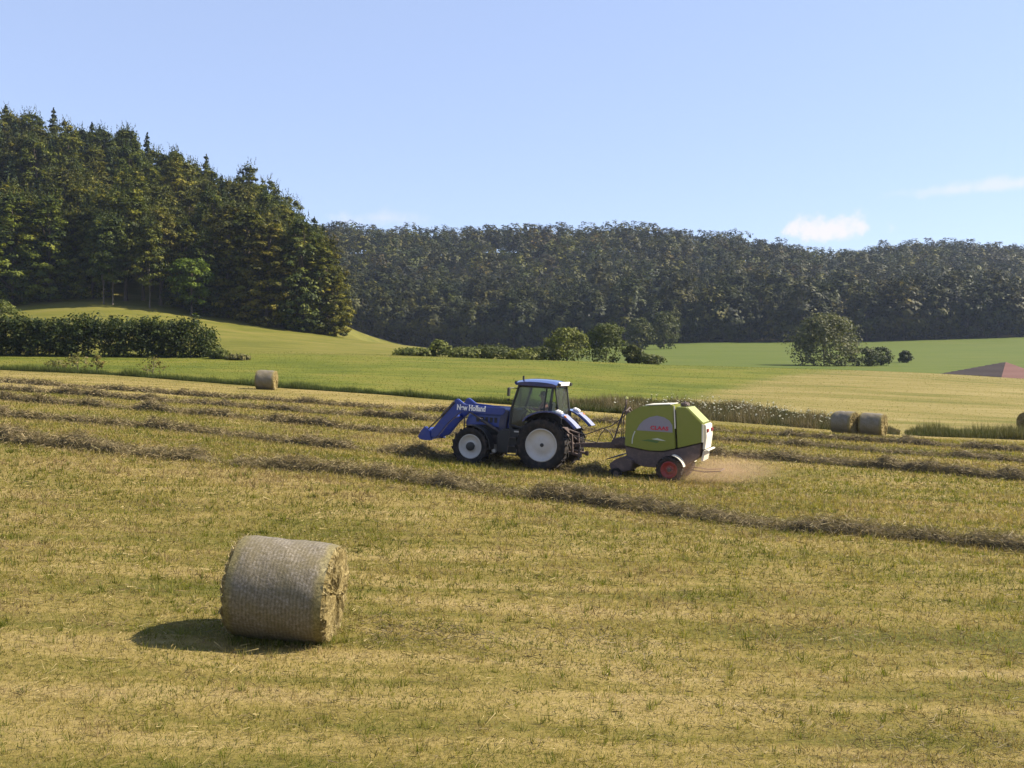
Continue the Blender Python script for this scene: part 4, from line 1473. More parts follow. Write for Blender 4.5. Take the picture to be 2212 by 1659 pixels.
# mirrors
for s in (-1, 1):
    bm = bmesh.new()
    add_tube(bm, [(1.03, s * .72, 2.78), (1.20, s * 1.02, 2.80), (1.24, s * 1.12, 2.76)], 0.02, 6)
    mir = bm_obj('mirror_arm', bm, M['black'], tractor)
    bm = bmesh.new()
    add_box(bm, (1.25, s * 1.14, 2.66), (0.06, 0.2, 0.30), 0.02)
    bm_obj('mirror', bm, M['black'], mir)
    bm = bmesh.new()
    add_box(bm, (1.30, s * 1.02, 2.38), (0.08, 0.16, 0.07), 0.02)
    add_tube(bm, [(1.20, s * .76, 2.36), (1.30, s * 1.02, 2.38)], 0.015, 5)
    bm_obj('indicator_lamp', bm, M['black'], tractor)
# rear fenders
fend = [(0.72, 1.70), (0.58, 1.86), (0.38, 1.98), (0.15, 2.06), (-0.10, 2.10), (-0.38, 2.09), (-0.60, 2.02), (-0.82, 1.90), (-1.02, 1.74), (-1.20, 1.57)]
for s in (-1, 1):
    bm = bmesh.new()
    y0, y1 = (0.60, 1.20) if s > 0 else (-1.20, -0.60)
    add_band(bm, fend[::-1], y0, y1, -0.05)
    bmesh.ops.bevel(bm, geom=[e for e in bm.edges if e.calc_length() > 0.5], offset=0.02, segments=2, affect='EDGES')
    fd_ = bm_obj('rear_fender', bm, M['blue_gloss'], tractor, True)
    bm = bmesh.new()
    add_prism(bm, [(0.72, 1.70), (0.38, 1.96), (-0.1, 2.08), (-0.5, 2.04), (-0.5, 1.3), (0.72, 1.3)], s * 0.57 - 0.02, s * 0.57 + 0.02)
    bm_obj('inner_wall', bm, M['black'], fd_)
    bm = bmesh.new()
    add_box(bm, (-0.56, s * 1.03, 2.075), (0.24, 0.26, 0.10), 0.03, Matrix.Rotation(R(-20), 3, 'Y'))
    bm_obj('tail_lamp', bm, M['white'], fd_)
    bm = bmesh.new()
    add_box(bm, (-0.80, s * 1.10, 1.935), (0.09, 0.10, 0.05), 0.01, Matrix.Rotation(R(-38), 3, 'Y'))
    bm_obj('reflector', bm, M['orange'], fd_)
    bm = bmesh.new()
    add_band(bm, [(-1.225, 1.565), (-1.02, 1.755), (-0.72, 1.985)], y0 + .06, y1 - .06, 0.02)
    bm_obj('fender_end_sheen', bm, M['blue_sheen'], fd_)  # strip added to paint the sun's sheen on the fender's rear
    # front mudguard
    bm = bmesh.new()
    pts = [(2.6 + 0.75 * math.cos(a), 0.68 + 0.75 * math.sin(a)) for a in np.linspace(R(70), R(185), 12)]
    add_band(bm, pts, s * .93 - .22, s * .93 + .22, 0.025)
    add_tube(bm, [(2.35, s * .5, 0.9), (2.3, s * .8, 1.38)], 0.025, 6)
    bm_obj('front_mudguard', bm, M['black'], tractor, True)
# tank and steps
bm = bmesh.new()
add_prism(bm, [(1.72, 0.52), (1.78, 1.1), (1.6, 1.36), (0.92, 1.36), (0.78, 1.0), (0.86, 0.55)], 0.30, 0.80, 0.06)
bm_obj('fuel_tank', bm, M['black'], tractor, True)
bm = bmesh.new()
add_prism(bm, [(1.75, 0.5), (1.75, 1.2), (0.9, 1.2), (0.9, 0.5)], -0.80, -0.30, 0.06)
bm_obj('side_box', bm, M['black'], tractor, True)
bm = bmesh.new()
for i, zz in enumerate((0.48, 0.78, 1.08)):
    add_box(bm, (1.12 - i * 0.03, 0.86, zz), (0.34, 0.18, 0.03), 0.005)
add_tube(bm, [(1.30, .92, 0.45), (1.24, .86, 1.3)], 0.015, 6)
add_tube(bm, [(0.96, .92, 0.45), (0.92, .86, 1.3)], 0.015, 6)
bm_obj('steps', bm, M['iron'], tractor)
bm = bmesh.new()
add_box(bm, (0.98, 0.885, 1.30), (0.20, 0.02, 0.05), 0.005)
bm_obj('step_plate', bm, M['rim'], tractor)
bm = bmesh.new()
add_lathe(bm, [(0, .02), (.06, .02), (.06, -.02), (0, -.02)], (1.80, 0.86, 0.58), 12)
bm_obj('filler_cap', bm, M['rim'], tractor)
# rear linkage and hitch
bm = bmesh.new()
for s in (-1, 1):
    add_tube(bm, [(-0.35, s * .3, 0.75), (-1.15, s * .42, 0.62)], 0.05, 8)
    add_tube(bm, [(-0.35, s * .32, 1.45), (-0.85, s * .4, 1.30), (-0.9, s * .4, 0.66)], 0.04, 8)
    add_box(bm, (-1.18, s * .42, 0.62), (0.14, 0.06, 0.16), 0.02)
add_box(bm, (-0.42, 0, 1.15), (0.3, 0.5, 0.7), 0.05)
add_box(bm, (-0.66, 0, 0.9), (0.3, 0.28, 0.22), 0.03)
add_tube(bm, [(-0.5, 0.1, 1.4), (-0.75, 0.12, 1.28), (-0.95, .05, 1.1)], 0.03, 6)
bm_obj('rear_linkage', bm, M['maroon'], tractor)
# steering wheel, console, seat
bm = bmesh.new()
t = bmesh.new()
ringp = [(0.92 + 0.17 * math.cos(a) * .75, 0.19 * math.sin(a), 2.02 + 0.17 * math.cos(a) * .6) for a in np.linspace(0, 2 * math.pi, 15)]
add_tube(bm, ringp, 0.018, 6)
t.free()
add_tube(bm, [(1.15, 0, 1.2), (1.08, 0, 1.8), (0.92, 0, 2.02)], [0.09, 0.07, 0.02], 8)
bm_obj('steering_wheel', bm, M['black'], tractor)
bm = bmesh.new()
add_box(bm, (0.34, 0, 1.68), (0.50, 0.50, 0.14), 0.04)
add_box(bm, (0.06, 0, 2.02), (0.13, 0.48, 0.66), 0.05, Matrix.Rotation(R(-8), 3, 'Y'))
add_box(bm, (0.34, 0, 1.40), (0.34, 0.36, 0.46), 0.03)
bm_obj('seat', bm, M['seat'], tractor, True)

# front loader
loader = empty('front_loader'); loader.parent = tractor
for s in (-1, 1):
    y0, y1 = s * 0.52 - 0.07, s * 0.52 + 0.07
    bm = bmesh.new()
    add_prism(bm, [(1.52, 1.95), (1.60, 2.06), (2.4, 2.06), (3.10, 2.10), (3.36, 2.28), (3.46, 2.26), (3.56, 2.06), (4.04, 1.46), (4.42, 0.98), (4.34, 0.80), (4.08, 0.88), (3.70, 1.38), (3.22, 1.82), (2.9, 1.84), (2.3, 1.80), (1.62, 1.80)], y0, y1, 0.025)
    bm_obj('loader_arm', bm, M['blue'], loader)
    bm = bmesh.new()
    add_prism(bm, [(1.42, 1.98), (1.68, 2.02), (1.78, 1.5), (1.72, 0.95), (1.50, 0.95), (1.5, 1.5)], s * 0.52 - 0.05 + s * .0, s * 0.52 + 0.05, 0.02)
    add_box(bm, (1.6, s * 0.42, 1.02), (0.3, 0.3, 0.16), 0.02)
    bm_obj('loader_bracket', bm, M['blue_dark'], loader)
    bm = bmesh.new()
    add_tube(bm, [(1.72, s * .52, 1.2), (2.45, s * .52, 1.60)], 0.055, 10)
    add_tube(bm, [(2.4, s * .52, 1.57), (2.95, s * .52, 1.86)], 0.03, 8)
    bm_obj('hydraulic_ram', bm, M['iron'], loader, True)
    bm = bmesh.new()
    add_tube(bm, [(3.48, s * .60, 2.16), (3.95, s * .60, 1.62)], 0.045, 10)
    add_tube(bm, [(3.95, s * .60, 1.62), (4.48, s * .60, 1.10)], 0.025, 8)
    bm_obj('hydraulic_ram', bm, M['iron'], loader, True)
bm = bmesh.new()
add_tube(bm, [(3.66, -.55, 1.62), (3.66, .55, 1.62)], 0.07, 10)
add_tube(bm, [(2.98, -.55, 1.98), (2.98, .55, 1.98)], 0.05, 10)
bm_obj('cross_tube', bm, M['blue'], loader, True)
bm = bmesh.new()
for s in (-1, 1):
    add_prism(bm, [(4.30, 0.74), (4.38, 1.10), (4.56, 1.22), (4.70, 1.06), (4.82, 0.84), (4.76, 0.76), (4.54, 0.72)], s * 0.50 - .03, s * 0.50 + .03, 0.01)
    add_prism(bm, [(4.30, 0.74), (4.38, 1.10), (4.56, 1.22), (4.70, 1.06), (4.82, 0.84), (4.76, 0.76), (4.54, 0.72)], s * 0.62 - .03, s * 0.62 + .03, 0.01)
add_tube(bm, [(4.60, -.64, 1.10), (4.60, .64, 1.10)], 0.05, 8)
add_box(bm, (4.56, 0, 0.78), (0.36, 1.24, 0.07), 0.015)
bm_obj('tool_carrier', bm, M['blue'], loader)
lettering('lettering', 'New Holland', 0.27, (2.83, 0.598, 1.975), M['white'], loader, 0.009, 1.08)
bm = bmesh.new()
add_tube(bm, [(3.16, 0.36, 1.1), (3.16, 0.36, 1.62)], 0.025, 6)
add_tube(bm, [(3.16, -0.36, 1.1), (3.16, -0.36, 1.62)], 0.025, 6)
add_tube(bm, [(3.16, -0.36, 1.62), (3.16, 0.36, 1.62)], 0.025, 6)
bm_obj('front_guard', bm, M['black'], tractor)


# ------------------------------------------------------------------ driver
def skin_mesh(name, pts, edges, radii, sub=2):
    me = bpy.data.meshes.new(name + '_bones')
    me.from_pydata(pts, edges, [])
    o = bpy.data.objects.new(name + '_bones', me); col.objects.link(o)
    o.modifiers.new('skin', 'SKIN')
    if not me.skin_vertices:
        bm_ = bmesh.new(); bm_.from_mesh(me); bm_.verts.layers.skin.verify(); bm_.to_mesh(me); bm_.free()
    for i, r in enumerate(radii):
        me.skin_vertices[0].data[i].radius = (r, r) if not isinstance(r, tuple) else r
    me.skin_vertices[0].data[0].use_root = True
    ss = o.modifiers.new('sub', 'SUBSURF'); ss.levels = sub; ss.render_levels = sub
    dg = bpy.context.evaluated_depsgraph_get()
    out = bpy.data.meshes.new_from_object(o.evaluated_get(dg))
    bpy.data.objects.remove(o)
    out.polygons.foreach_set('use_smooth', np.ones(len(out.polygons), bool))
    return out


person = empty('person')
person.matrix_world = tractor.matrix_world @ Matrix.Translation((0.26, 0, 1.75)) @ Matrix.Diagonal((1.0, 1.0, 1.0, 1))
tag(person, 'person in a faded red shirt sitting at the wheel inside the tractor cab', 'person')
pts = [(0.0, 0, 0.10), (0.02, 0, 0.28), (0.06, 0, 0.46), (0.09, 0, 0.56), (0.11, 0, 0.66), (0.14, 0, 0.76), (0.14, 0, 0.86),
       (0.06, 0.19, 0.50), (0.22, 0.25, 0.28), (0.50, 0.17, 0.34), (0.58, 0.15, 0.35), (0.06, -0.19, 0.50), (0.22, -0.25, 0.28), (0.50, -0.17, 0.34), (0.58, -0.15, 0.35),
       (0.08, 0.11, 0.08), (0.46, 0.15, 0.10), (0.52, 0.15, -0.32), (0.64, 0.15, -0.38), (0.08, -0.11, 0.08), (0.46, -0.15, 0.10), (0.52, -0.15, -0.32), (0.64, -0.15, -0.38)]
edges = [(0, 1), (1, 2), (2, 3), (3, 4), (4, 5), (5, 6), (2, 7), (7, 8), (8, 9), (9, 10), (2, 11), (11, 12), (12, 13), (13, 14), (0, 15), (15, 16), (16, 17), (17, 18), (0, 19), (19, 20), (20, 21), (21, 22)]
radii = [0.16, (0.16, 0.13), (0.17, 0.13), 0.08, 0.065, 0.10, 0.085, 0.075, 0.055, 0.04, 0.045, 0.075, 0.055, 0.04, 0.045, 0.10, 0.075, 0.055, 0.05, 0.10, 0.075, 0.055, 0.05]
body = link('body', skin_mesh('body', pts, edges, radii), M['shirt'], person)
# clothing and skin by region
bme = body.data
bme.materials.append(M['skin']); bme.materials.append(M['jeans'])
for p_ in bme.polygons:
    c_ = p_.center
    if c_.z > 0.585 or (c_.x > 0.40 and c_.z > 0.2):
        p_.material_index = 1
    elif c_.z < 0.13 and c_.x > 0.02 or c_.z < -0.05:
        p_.material_index = 2
# hands: palm and five short fingers round the wheel rim
for s in (-1, 1):
    P0 = [(0.56, s * .16, .35), (0.62, s * .15, .36)]; E0 = [(0, 1)]; R0 = [0.035, 0.036]
    for k_, (dy, L) in enumerate(((-.03, .045), (-.01, .055), (.01, .052), (.03, .042))):
        b_ = len(P0)
        P0 += [(0.66, s * .15 + dy, .375), (0.66 + L * .6, s * .15 + dy, .36), (0.655 + L * .5, s * .15 + dy, .325)]
        E0 += [(1, b_), (b_, b_ + 1), (b_ + 1, b_ + 2)]; R0 += [0.011, 0.010, 0.009]
    b_ = len(P0)
    P0 += [(0.61, s * .15 - s * .045, .36), (0.65, s * .15 - s * .05, .335)]; E0 += [(0, b_), (b_, b_ + 1)]; R0 += [0.012, 0.010]
    link('hand', skin_mesh('hand', P0, E0, R0, 1), M['skin'], person)
# face and hair
bm = bmesh.new()
add_box(bm, (0.255, 0, 0.79), (0.05, 0.03, 0.06), 0.012)
bm_obj('nose', bm, M['skin'], person)
for s in (-1, 1):
    bm = bmesh.new(); add_box(bm, (0.228, s * .035, 0.825), (0.02, 0.03, 0.015), 0.004); bm_obj('eye', bm, M['hair'], person)
    bm = bmesh.new(); add_box(bm, (0.13, s * .10, 0.80), (0.05, 0.02, 0.07), 0.008); bm_obj('ear', bm, M['skin'], person)
bm = bmesh.new(); add_box(bm, (0.228, 0, 0.735), (0.02, 0.05, 0.012), 0.004); bm_obj('mouth', bm, M['red_ink'], person)
bm = bmesh.new()
t = bmesh.new(); bmesh.ops.create_uvsphere(t, u_segments=16, v_segments=10, radius=0.118)
for v in t.verts:
    v.co = Vector((0.12 + v.co.x, v.co.y * .95, 0.845 + v.co.z * 1.05))
bmesh.ops.delete(t, geom=[v for v in t.verts if v.co.z < 0.80 or (v.co.x > 0.205 and v.co.z < 0.88)], context='VERTS')
merge(bm, t)
bm_obj('hair', bm, M['hair'], person, True)

# ------------------------------------------------------------------ round baler
BX = -4.56
bp = base - HEAD * (4.56 * TS - 0.15)
mb = stand(Vector((bp.x, bp.y, 0)), 2.6, 0.9)
baler = empty('round_baler')
baler.matrix_world = mb @ Matrix.Translation((0, 0, -0.03)) @ Matrix.Diagonal((TS, TS, TS, 1))
tag(baler, 'lime green round baler with red wheels towed behind the tractor', 'baler')


def X(v):
    return v - BX


W = 0.72
front = [(-2.95, 1.08), (-2.95, 2.12), (-3.10, 2.22), (-3.44, 2.42), (-4.52, 2.52), (-4.66, 1.10), (-4.2, 0.98), (-3.75, 0.97), (-3.3, 1.03)]
bm = bmesh.new()
add_prism(bm, [(X(a), b) for a, b in front], -W, W, 0.03)
bm_obj('bale_chamber', bm, M['green'], baler)
gate = [(-4.72, 1.12), (-4.60, 2.46), (-4.95, 2.46), (-5.50, 1.96), (-5.52, 1.36)]
bm = bmesh.new()
add_prism(bm, [(X(a), b) for a, b in gate], -W + .02, W - .02, 0.02)
tg = bm_obj('tailgate', bm, M['green'], baler)
bm = bmesh.new()
add_pane(bm, [(X(-4.975), -.62, 2.455), (X(-5.495), -.62, 1.985), (X(-5.495), .62, 1.985), (X(-4.975), .62, 2.455)], 0.03)
bm_obj('sloping_panel', bm, plain('sunlit_green_panel', (0.26, 0.28, 0.07), 0.4, dirt=0.2), tg)  # same green paint, made paler to put the sunlight into its colour
bm = bmesh.new()
add_prism(bm, [(X(-5.53), 1.95), (X(-5.60), 1.92), (X(-5.64), 1.55), (X(-5.60), 1.12), (X(-5.53), 1.12)], -.60, .60, 0.01)
bm_obj('rear_panel', bm, M['cream'], tg)
bm = bmesh.new()
add_prism(bm, [(X(-5.53), 1.08), (X(-5.60), 1.08), (X(-5.54), 0.72), (X(-5.47), 0.74)], -.52, .52, 0.01)
bm_obj('rear_plate', bm, M['cream'], tg)
bm = bmesh.new()
add_box(bm, (X(-5.68), 0, 1.10), (0.10, 1.44, 0.05), 0.015)
bm_obj('lamp_bar', bm, M['cream'], tg)
for s in (-1, 1):
    bm = bmesh.new(); add_box(bm, (X(-5.64), s * .42, 1.74), (0.05, 0.22, 0.12), 0.015); bm_obj('tail_lamp', bm, M['red'], tg)
    bm = bmesh.new()
    add_prism(bm, [(X(-5.505), 1.36), (X(-5.485), 1.95), (X(-5.535), 1.95), (X(-5.555), 1.36)], s * .715 - .02, s * .715 + .02, .005)
    bm_obj('edge_strip', bm, M['cream'], tg)
    # side cover seams and the pale edge at the top of the joint
    bm = bmesh.new()
    add_prism(bm, [(X(-4.535), 2.50), (X(-4.575), 2.50), (X(-4.64), 1.75), (X(-4.60), 1.75)], s * .725 - .015, s * .725 + .015, .004)
    bm_obj('joint_strip', bm, M['cream'], baler)
    bm = bmesh.new()
    add_tube(bm, [(X(-4.62), s * .76, 2.3), (X(-4.95), s * .76, 1.5)], .03, 8)
    bm_obj('gate_ram', bm, M['iron'], baler) if s < 0 else bm.free()
# top details
bm = bmesh.new()
add_box(bm, (X(-4.0), 0, 2.50), (0.85, 1.3, 0.03), 0.01, Matrix.Rotation(R(5), 3, 'Y'))
bm_obj('top_cover', bm, M['cream'], baler)
bm = bmesh.new()
add_box(bm, (X(-4.75), -.15, 2.52), (0.20, 0.7, 0.12), 0.03)
add_tube(bm, [(X(-4.62), -.3, 2.5), (X(-4.75), -.1, 2.63), (X(-4.9), .2, 2.5)], 0.02, 6)
bm_obj('gate_hinge', bm, M['maroon'], baler)
# lower frame
bm = bmesh.new()
add_prism(bm, [(X(-2.95), 1.05), (X(-3.3), 1.0), (X(-3.75), .94), (X(-4.2), .95), (X(-4.7), 1.08), (X(-5.48), 1.32), (X(-5.42), .85), (X(-5.0), .55), (X(-4.5), .42), (X(-3.6), .42), (X(-3.05), .62)], -.66, .66, 0.02)
bm_obj('lower_body', bm, M['maroon'], baler)
bm = bmesh.new()
add_tube(bm, [(X(BX), -1.0, .42), (X(BX), 1.0, .42)], 0.06, 8)
bm_obj('axle', bm, M['iron'], baler)
for s in (-1, 1):
    wheel(baler, 0, s * 1.0, 0.43, 0.40, 0.27, M['red'], 18, s, 0.07, M['iron'], 0.05)
    bm = bmesh.new()
    pts = [(0.50 * math.cos(a), 0.43 + 0.50 * math.sin(a)) for a in np.linspace(R(100), R(165), 7)]
    add_band(bm, pts, s * 1.0 - .2, s * 1.0 + .2, 0.02)
    bm_obj('mudguard', bm, M['cream'], baler)
# pickup
bm = bmesh.new()
add_prism(bm, [(X(-2.55), .30), (X(-2.50), .45), (X(-2.70), .62), (X(-3.0), .74), (X(-3.3), .62), (X(-3.25), .3), (X(-2.7), .14)], -.95, .95, 0.03)
pk = bm_obj('pickup', bm, M['maroon'], baler)
bm = bmesh.new()
for i in range(24):
    yv = -.9 + i * .078
    add_tube(bm, [(X(-2.62), yv, .35), (X(-2.48), yv, .18), (X(-2.54), yv, .06)], .006, 4)
bm_obj('tines', bm, M['iron'], pk)
bm = bmesh.new()
add_box(bm, (X(-2.58), 0, .66), (0.42, 1.8, 0.03), .008, Matrix.Rotation(R(18), 3, 'Y'))
bm_obj('wind_guard', bm, M['black'], pk)
for s in (-1, 1):
    wheel(pk, X(-2.78), s * 1.02, 0.17, 0.12, 0.085, M['maroon'], 10, s, 0.03, M['iron'], 0.01)
# drawbar, stand, hoses
bm = bmesh.new()
add_prism(bm, [(X(-1.02), 0.86), (X(-1.02), 0.98), (X(-2.3), 1.10), (X(-3.0), 1.16), (X(-3.0), .92), (X(-2.3), .90)], -.10, .10, 0.02)
add_prism(bm, [(X(-2.35), 1.05), (X(-2.40), 1.22), (X(-2.6), 1.30), (X(-3.0), 1.30), (X(-3.0), 1.0)], -.28, .28, 0.02)
add_box(bm, (X(-0.98), 0, 0.90), (0.16, 0.14, 0.12), .03)
bm_obj('drawbar', bm, M['maroon'], baler)
bm = bmesh.new()
add_tube(bm, [(X(-2.42), .12, 1.15), (X(-2.62), .12, 1.9), (X(-2.80), .12, 2.35), (X(-2.80), .12, 2.60)], .03, 8)
add_tube(bm, [(X(-2.86), .2, 1.2), (X(-2.86), .2, 2.2)], .03, 8)
add_tube(bm, [(X(-2.84), .28, 2.2), (X(-2.92), .1, 2.32), (X(-2.98), -.1, 2.15)], .03, 8)
add_box(bm, (X(-2.88), .15, 2.15), (.16, .22, .16), .03)
st_ = bm_obj('hose_post', bm, M['maroon'], baler, True)
bm = bmesh.new(); add_box(bm, (X(-2.80), .12, 2.64), (.10, .10, .10), .03); bm_obj('post_cap', bm, plain('post_cap_yellow', (.5, .5, .2), .5), st_)
for i, hp in enumerate(([(-1.0, .10, 1.25), (-1.35, .12, 1.15), (-1.85, .14, 1.06), (-1.95, .14, 1.35), (-2.12, .12, 1.56), (-2.32, .12, 1.40), (-2.42, .12, 1.2)],
                        [(-1.0, -.05, 1.35), (-1.4, -.02, 1.30), (-1.9, .02, 1.52), (-2.3, .05, 1.66), (-2.6, .08, 1.9), (-2.82, .1, 2.1)],
                        [(-2.72, .2, 2.2), (-2.68, .24, 1.8), (-2.72, .22, 1.4), (-2.7, .2, 1.22)], [(-2.8, .3, 2.1), (-2.77, .32, 1.7), (-2.8, .3, 1.3)])):
    bm = bmesh.new()
    add_tube(bm, [(X(a), b, c) for a, b, c in hp], .018, 6)
    bm_obj('hose', bm, M['iron'], baler, True)
# jack foot hanging and chute bar behind
bm = bmesh.new()
add_tube(bm, [(X(-1.25), .18, 0.95), (X(-1.20), .18, .45)], .035, 8); add_box(bm, (X(-1.2), .18, .43), (.2, .14, .03), .01)
bm_obj('jack_stand', bm, M['iron'], baler)
bm = bmesh.new()
add_tube(bm, [(X(-5.0), .45, .42), (X(-5.6), .45, .38), (X(-6.1), .45, .44)], .025, 6); add_tube(bm, [(X(-5.0), -.45, .42), (X(-5.6), -.45, .38), (X(-6.1), -.45, .44)], .025, 6)
add_tube(bm, [(X(-6.1), .45, .44), (X(-6.1), -.45, .44)], .025, 6)
bm_obj('bale_ramp', bm, M['iron'], baler)
# decals on the side covers
dec = [(-3.33, 1.62), (-3.42, 1.80), (-3.56, 1.96), (-3.76, 2.08), (-4.0, 2.14), (-4.24, 2.10), (-4.42, 2.0), (-4.52, 1.86), (-4.54, 1.62)]
bm = bmesh.new(); add_prism(bm, [(X(a), b) for a, b in dec], W + .001, W + .012, 0.0)
bm_obj('side_decal', bm, M['lilac'], baler)
lettering('lettering', 'CLAAS', 0.17, (X(-4.10), W + .018, 1.73), M['red_ink'], baler, 0.006, 0.60)
bm = bmesh.new()
add_band(bm, [(X(-3.30), 1.58), (X(-3.25), 1.45), (X(-3.22), 1.3), (X(-3.22), 1.16)], W + .001, W + .010, 0.03)
bm_obj('side_line', bm, M['grey_ink'], baler)
bm = bmesh.new()
add_prism(bm, [(X(-3.50), 1.29), (X(-3.75), 1.34), (X(-4.12), 1.31), (X(-4.05), 1.24), (X(-3.8), 1.27)], W + .001, W + .010)
bm_obj('dark_marking', bm, M['dark_ink'], baler)
bm = bmesh.new()
add_prism(bm, [(X(-3.85), 1.36), (X(-4.05), 1.40), (X(-4.34), 1.33), (X(-4.16), 1.33)], W + .001, W + .010)
bm_obj('grey_marking', bm, M['grey_ink'], baler)


# ------------------------------------------------------------------ round bales
def bale_mats():
    m, nt, b = new_mat('net_wrap')
    v = mapping(nt, 0, (1, 1, 1))
    n1 = noise(nt, v, 26, 6, 0.7); n2 = noise(nt, v, 4, 5, 0.6)
    c = ramp(nt, n1, [(0.30, (0.068, 0.053, 0.024)), (0.5, (0.145, 0.122, 0.082)), (0.7, (0.255, 0.225, 0.182))])
    c = mix(nt, ramp(nt, n2, [(0.4, (0, 0, 0)), (0.65, (0.55, 0.55, 0.55))]), c, (0.13, 0.105, 0.045))
    # turns of net as faint bands, and bare straw at both rims where the net ends
    tcb = nd(nt, 'ShaderNodeTexCoord'); sx = nd(nt, 'ShaderNodeSeparateXYZ'); nt.links.new(tcb.outputs['Object'], sx.inputs[0])
    wv = nd(nt, 'ShaderNodeTexWave'); wv.inputs['Scale'].default_value = 7.0; wv.inputs['Distortion'].default_value = 2.5; wv.inputs['Detail'].default_value = 3
    nt.links.new(tcb.outputs['Object'], wv.inputs['Vector'])
    c = mix(nt, 1.0, c, ramp(nt, wv.outputs['Fac'], [(0.0, (0.80, 0.79, 0.76)), (1.0, (1.08, 1.08, 1.08))]), 'MULTIPLY')
    ab = nd(nt, 'ShaderNodeMath', operation='ABSOLUTE'); nt.links.new(sx.outputs['X'], ab.inputs[0])
    rm = nd(nt, 'ShaderNodeMath', operation='MULTIPLY_ADD'); nt.links.new(n2, rm.inputs[0]); rm.inputs[1].default_value = 0.12; nt.links.new(ab.outputs[0], rm.inputs[2])
    mrb = nd(nt, 'ShaderNodeMapRange', interpolation_type='SMOOTHSTEP'); nt.links.new(rm.outputs[0], mrb.inputs['Value'])
    mrb.inputs['From Min'].default_value = 0.53; mrb.inputs['From Max'].default_value = 0.62
    straw = ramp(nt, n1, [(0.32, (0.055, 0.042, 0.014)), (0.5, (0.14, 0.115, 0.042)), (0.7, (0.25, 0.205, 0.09))])
    c = mix(nt, mrb.outputs[0], c, straw)
    nt.links.new(c, b.inputs['Base Color'])
    b.inputs['Roughness'].default_value = 0.5
    b.inputs['Specular IOR Level'].default_value = 0.35
    bump(nt, n1, b, 0.45, 0.02)
    m2, nt, b = new_mat('bale_end_hay')
    v = mapping(nt)
    n1 = noise(nt, v, 13, 8, 0.75, 0.8)
    nt.links.new(ramp(nt, n1, [(0.32, (0.06, 0.04, 0.014)), (0.46, (0.16, 0.12, 0.045)), (0.58, (0.26, 0.205, 0.09)), (0.75, (0.36, 0.30, 0.16))]), b.inputs['Base Color'])
    b.inputs['Roughness'].default_value = 0.9
    b.inputs['Specular IOR Level'].default_value = 0.1
    bump(nt, n1, b, 1.0, 0.05)
    return m, m2


M['wrap'], M['bale_end'] = bale_mats()


def make_bale(seed, Rb=0.70, Lb=1.22):
    g = np.random.default_rng(seed)
    n, k = 72, 22
    a = np.linspace(0, 2 * math.pi, n, endpoint=False); s = np.linspace(-0.5, 0.5, k)
    A, S = np.meshgrid(a, s)
    nz = fbm(np.cos(A) * 2.2 + seed, np.sin(A) * 2.2 + S * 5, seed, 3)
    rr = Rb * (1 - 0.05 * np.abs(S * 2) ** 6) + (nz - .5) * 0.045
    rr = rr * (1 + 0.018 * np.cos(A) ** 2 - 0.012 * np.sin(A))
    rr = np.where(np.sin(A) < -0.8, np.minimum(rr, Rb * 0.945 / np.maximum(-np.sin(A), .5)), rr)
    V = np.stack([S * Lb, np.cos(A) * rr, np.sin(A) * rr], -1).reshape(-1, 3)
    idx = np.arange(n * k).reshape(k, n)
    Fc = np.stack([idx[:-1], np.roll(idx, -1, 1)[:-1], np.roll(idx, -1, 1)[1:], idx[1:]], -1).reshape(-1, 4)
    wrap = np_mesh('net_wrap', V, Fc, None, True); wrap.materials.append(M['wrap'])
    ends_ = []
    for e in (-1, 1):
        Ve = []; Fe = []
        ringr = [1.0, 0.94, 0.8, 0.62, 0.42, 0.2]
        for q, f in enumerate(ringr):
            for i in range(n):
                rad = rr[0 if e < 0 else -1, i] * f
                bx = e * (Lb * 0.5 + (0 if q == 0 else 0.02 + 0.055 * g.random()))
                Ve.append((bx, math.cos(a[i]) * rad, math.sin(a[i]) * rad))
        for q in range(len(ringr) - 1):
            for i in range(n):
                i2 = (i + 1) % n
                Fe.append((q * n + i, q * n + i2, (q + 1) * n + i2, (q + 1) * n + i))
        cc = len(Ve); Ve.append((e * (Lb * .5 + .03), 0, 0))
        for i in range(n):
            Fe.append((5 * n + i, 5 * n + (i + 1) % n, cc))
        me = bpy.data.meshes.new('hay_end')
        me.from_pydata(Ve, [], Fe); me.update()
        me.materials.append(M['bale_end'])
        ends_.append(me)
    # loose stalks sticking out of the ends and edges
    ns = 1600
    aa = g.random(ns) * 6.283; fr = np.sqrt(g.random(ns)) * 0.99; e = np.where(g.random(ns) < .5, -1, 1)
    P = np.stack([e * (Lb * .5 + .045), np.cos(aa) * Rb * fr, np.sin(aa) * Rb * fr], 1)
    d = np.stack([e * g.uniform(0.05, .6, ns), g.normal(0, 1, ns), g.normal(0, 1, ns)], 1); d /= np.linalg.norm(d, axis=1, keepdims=True)
    L = g.uniform(.05, .16, ns)
    sd_ = np.cross(d, g.normal(0, 1, (ns, 3))); sd_ /= np.linalg.norm(sd_, axis=1, keepdims=True)
    V3 = np.stack([P - d * L[:, None] * .5 + sd_ * .006, P - d * L[:, None] * .5 - sd_ * .006, P + d * L[:, None] * .5], 1).reshape(-1, 3)
    C = palette([(.12, .09, .035), (.24, .19, .09), (.38, .31, .17)], g.random(ns))
    sm = np_mesh('stalks', V3, np.arange(ns * 3).reshape(ns, 3), np.repeat(C[:, None], 3, 1).reshape(-1, 3)); sm.materials.append(M['strand'])
    return wrap, ends_[0], ends_[1], sm


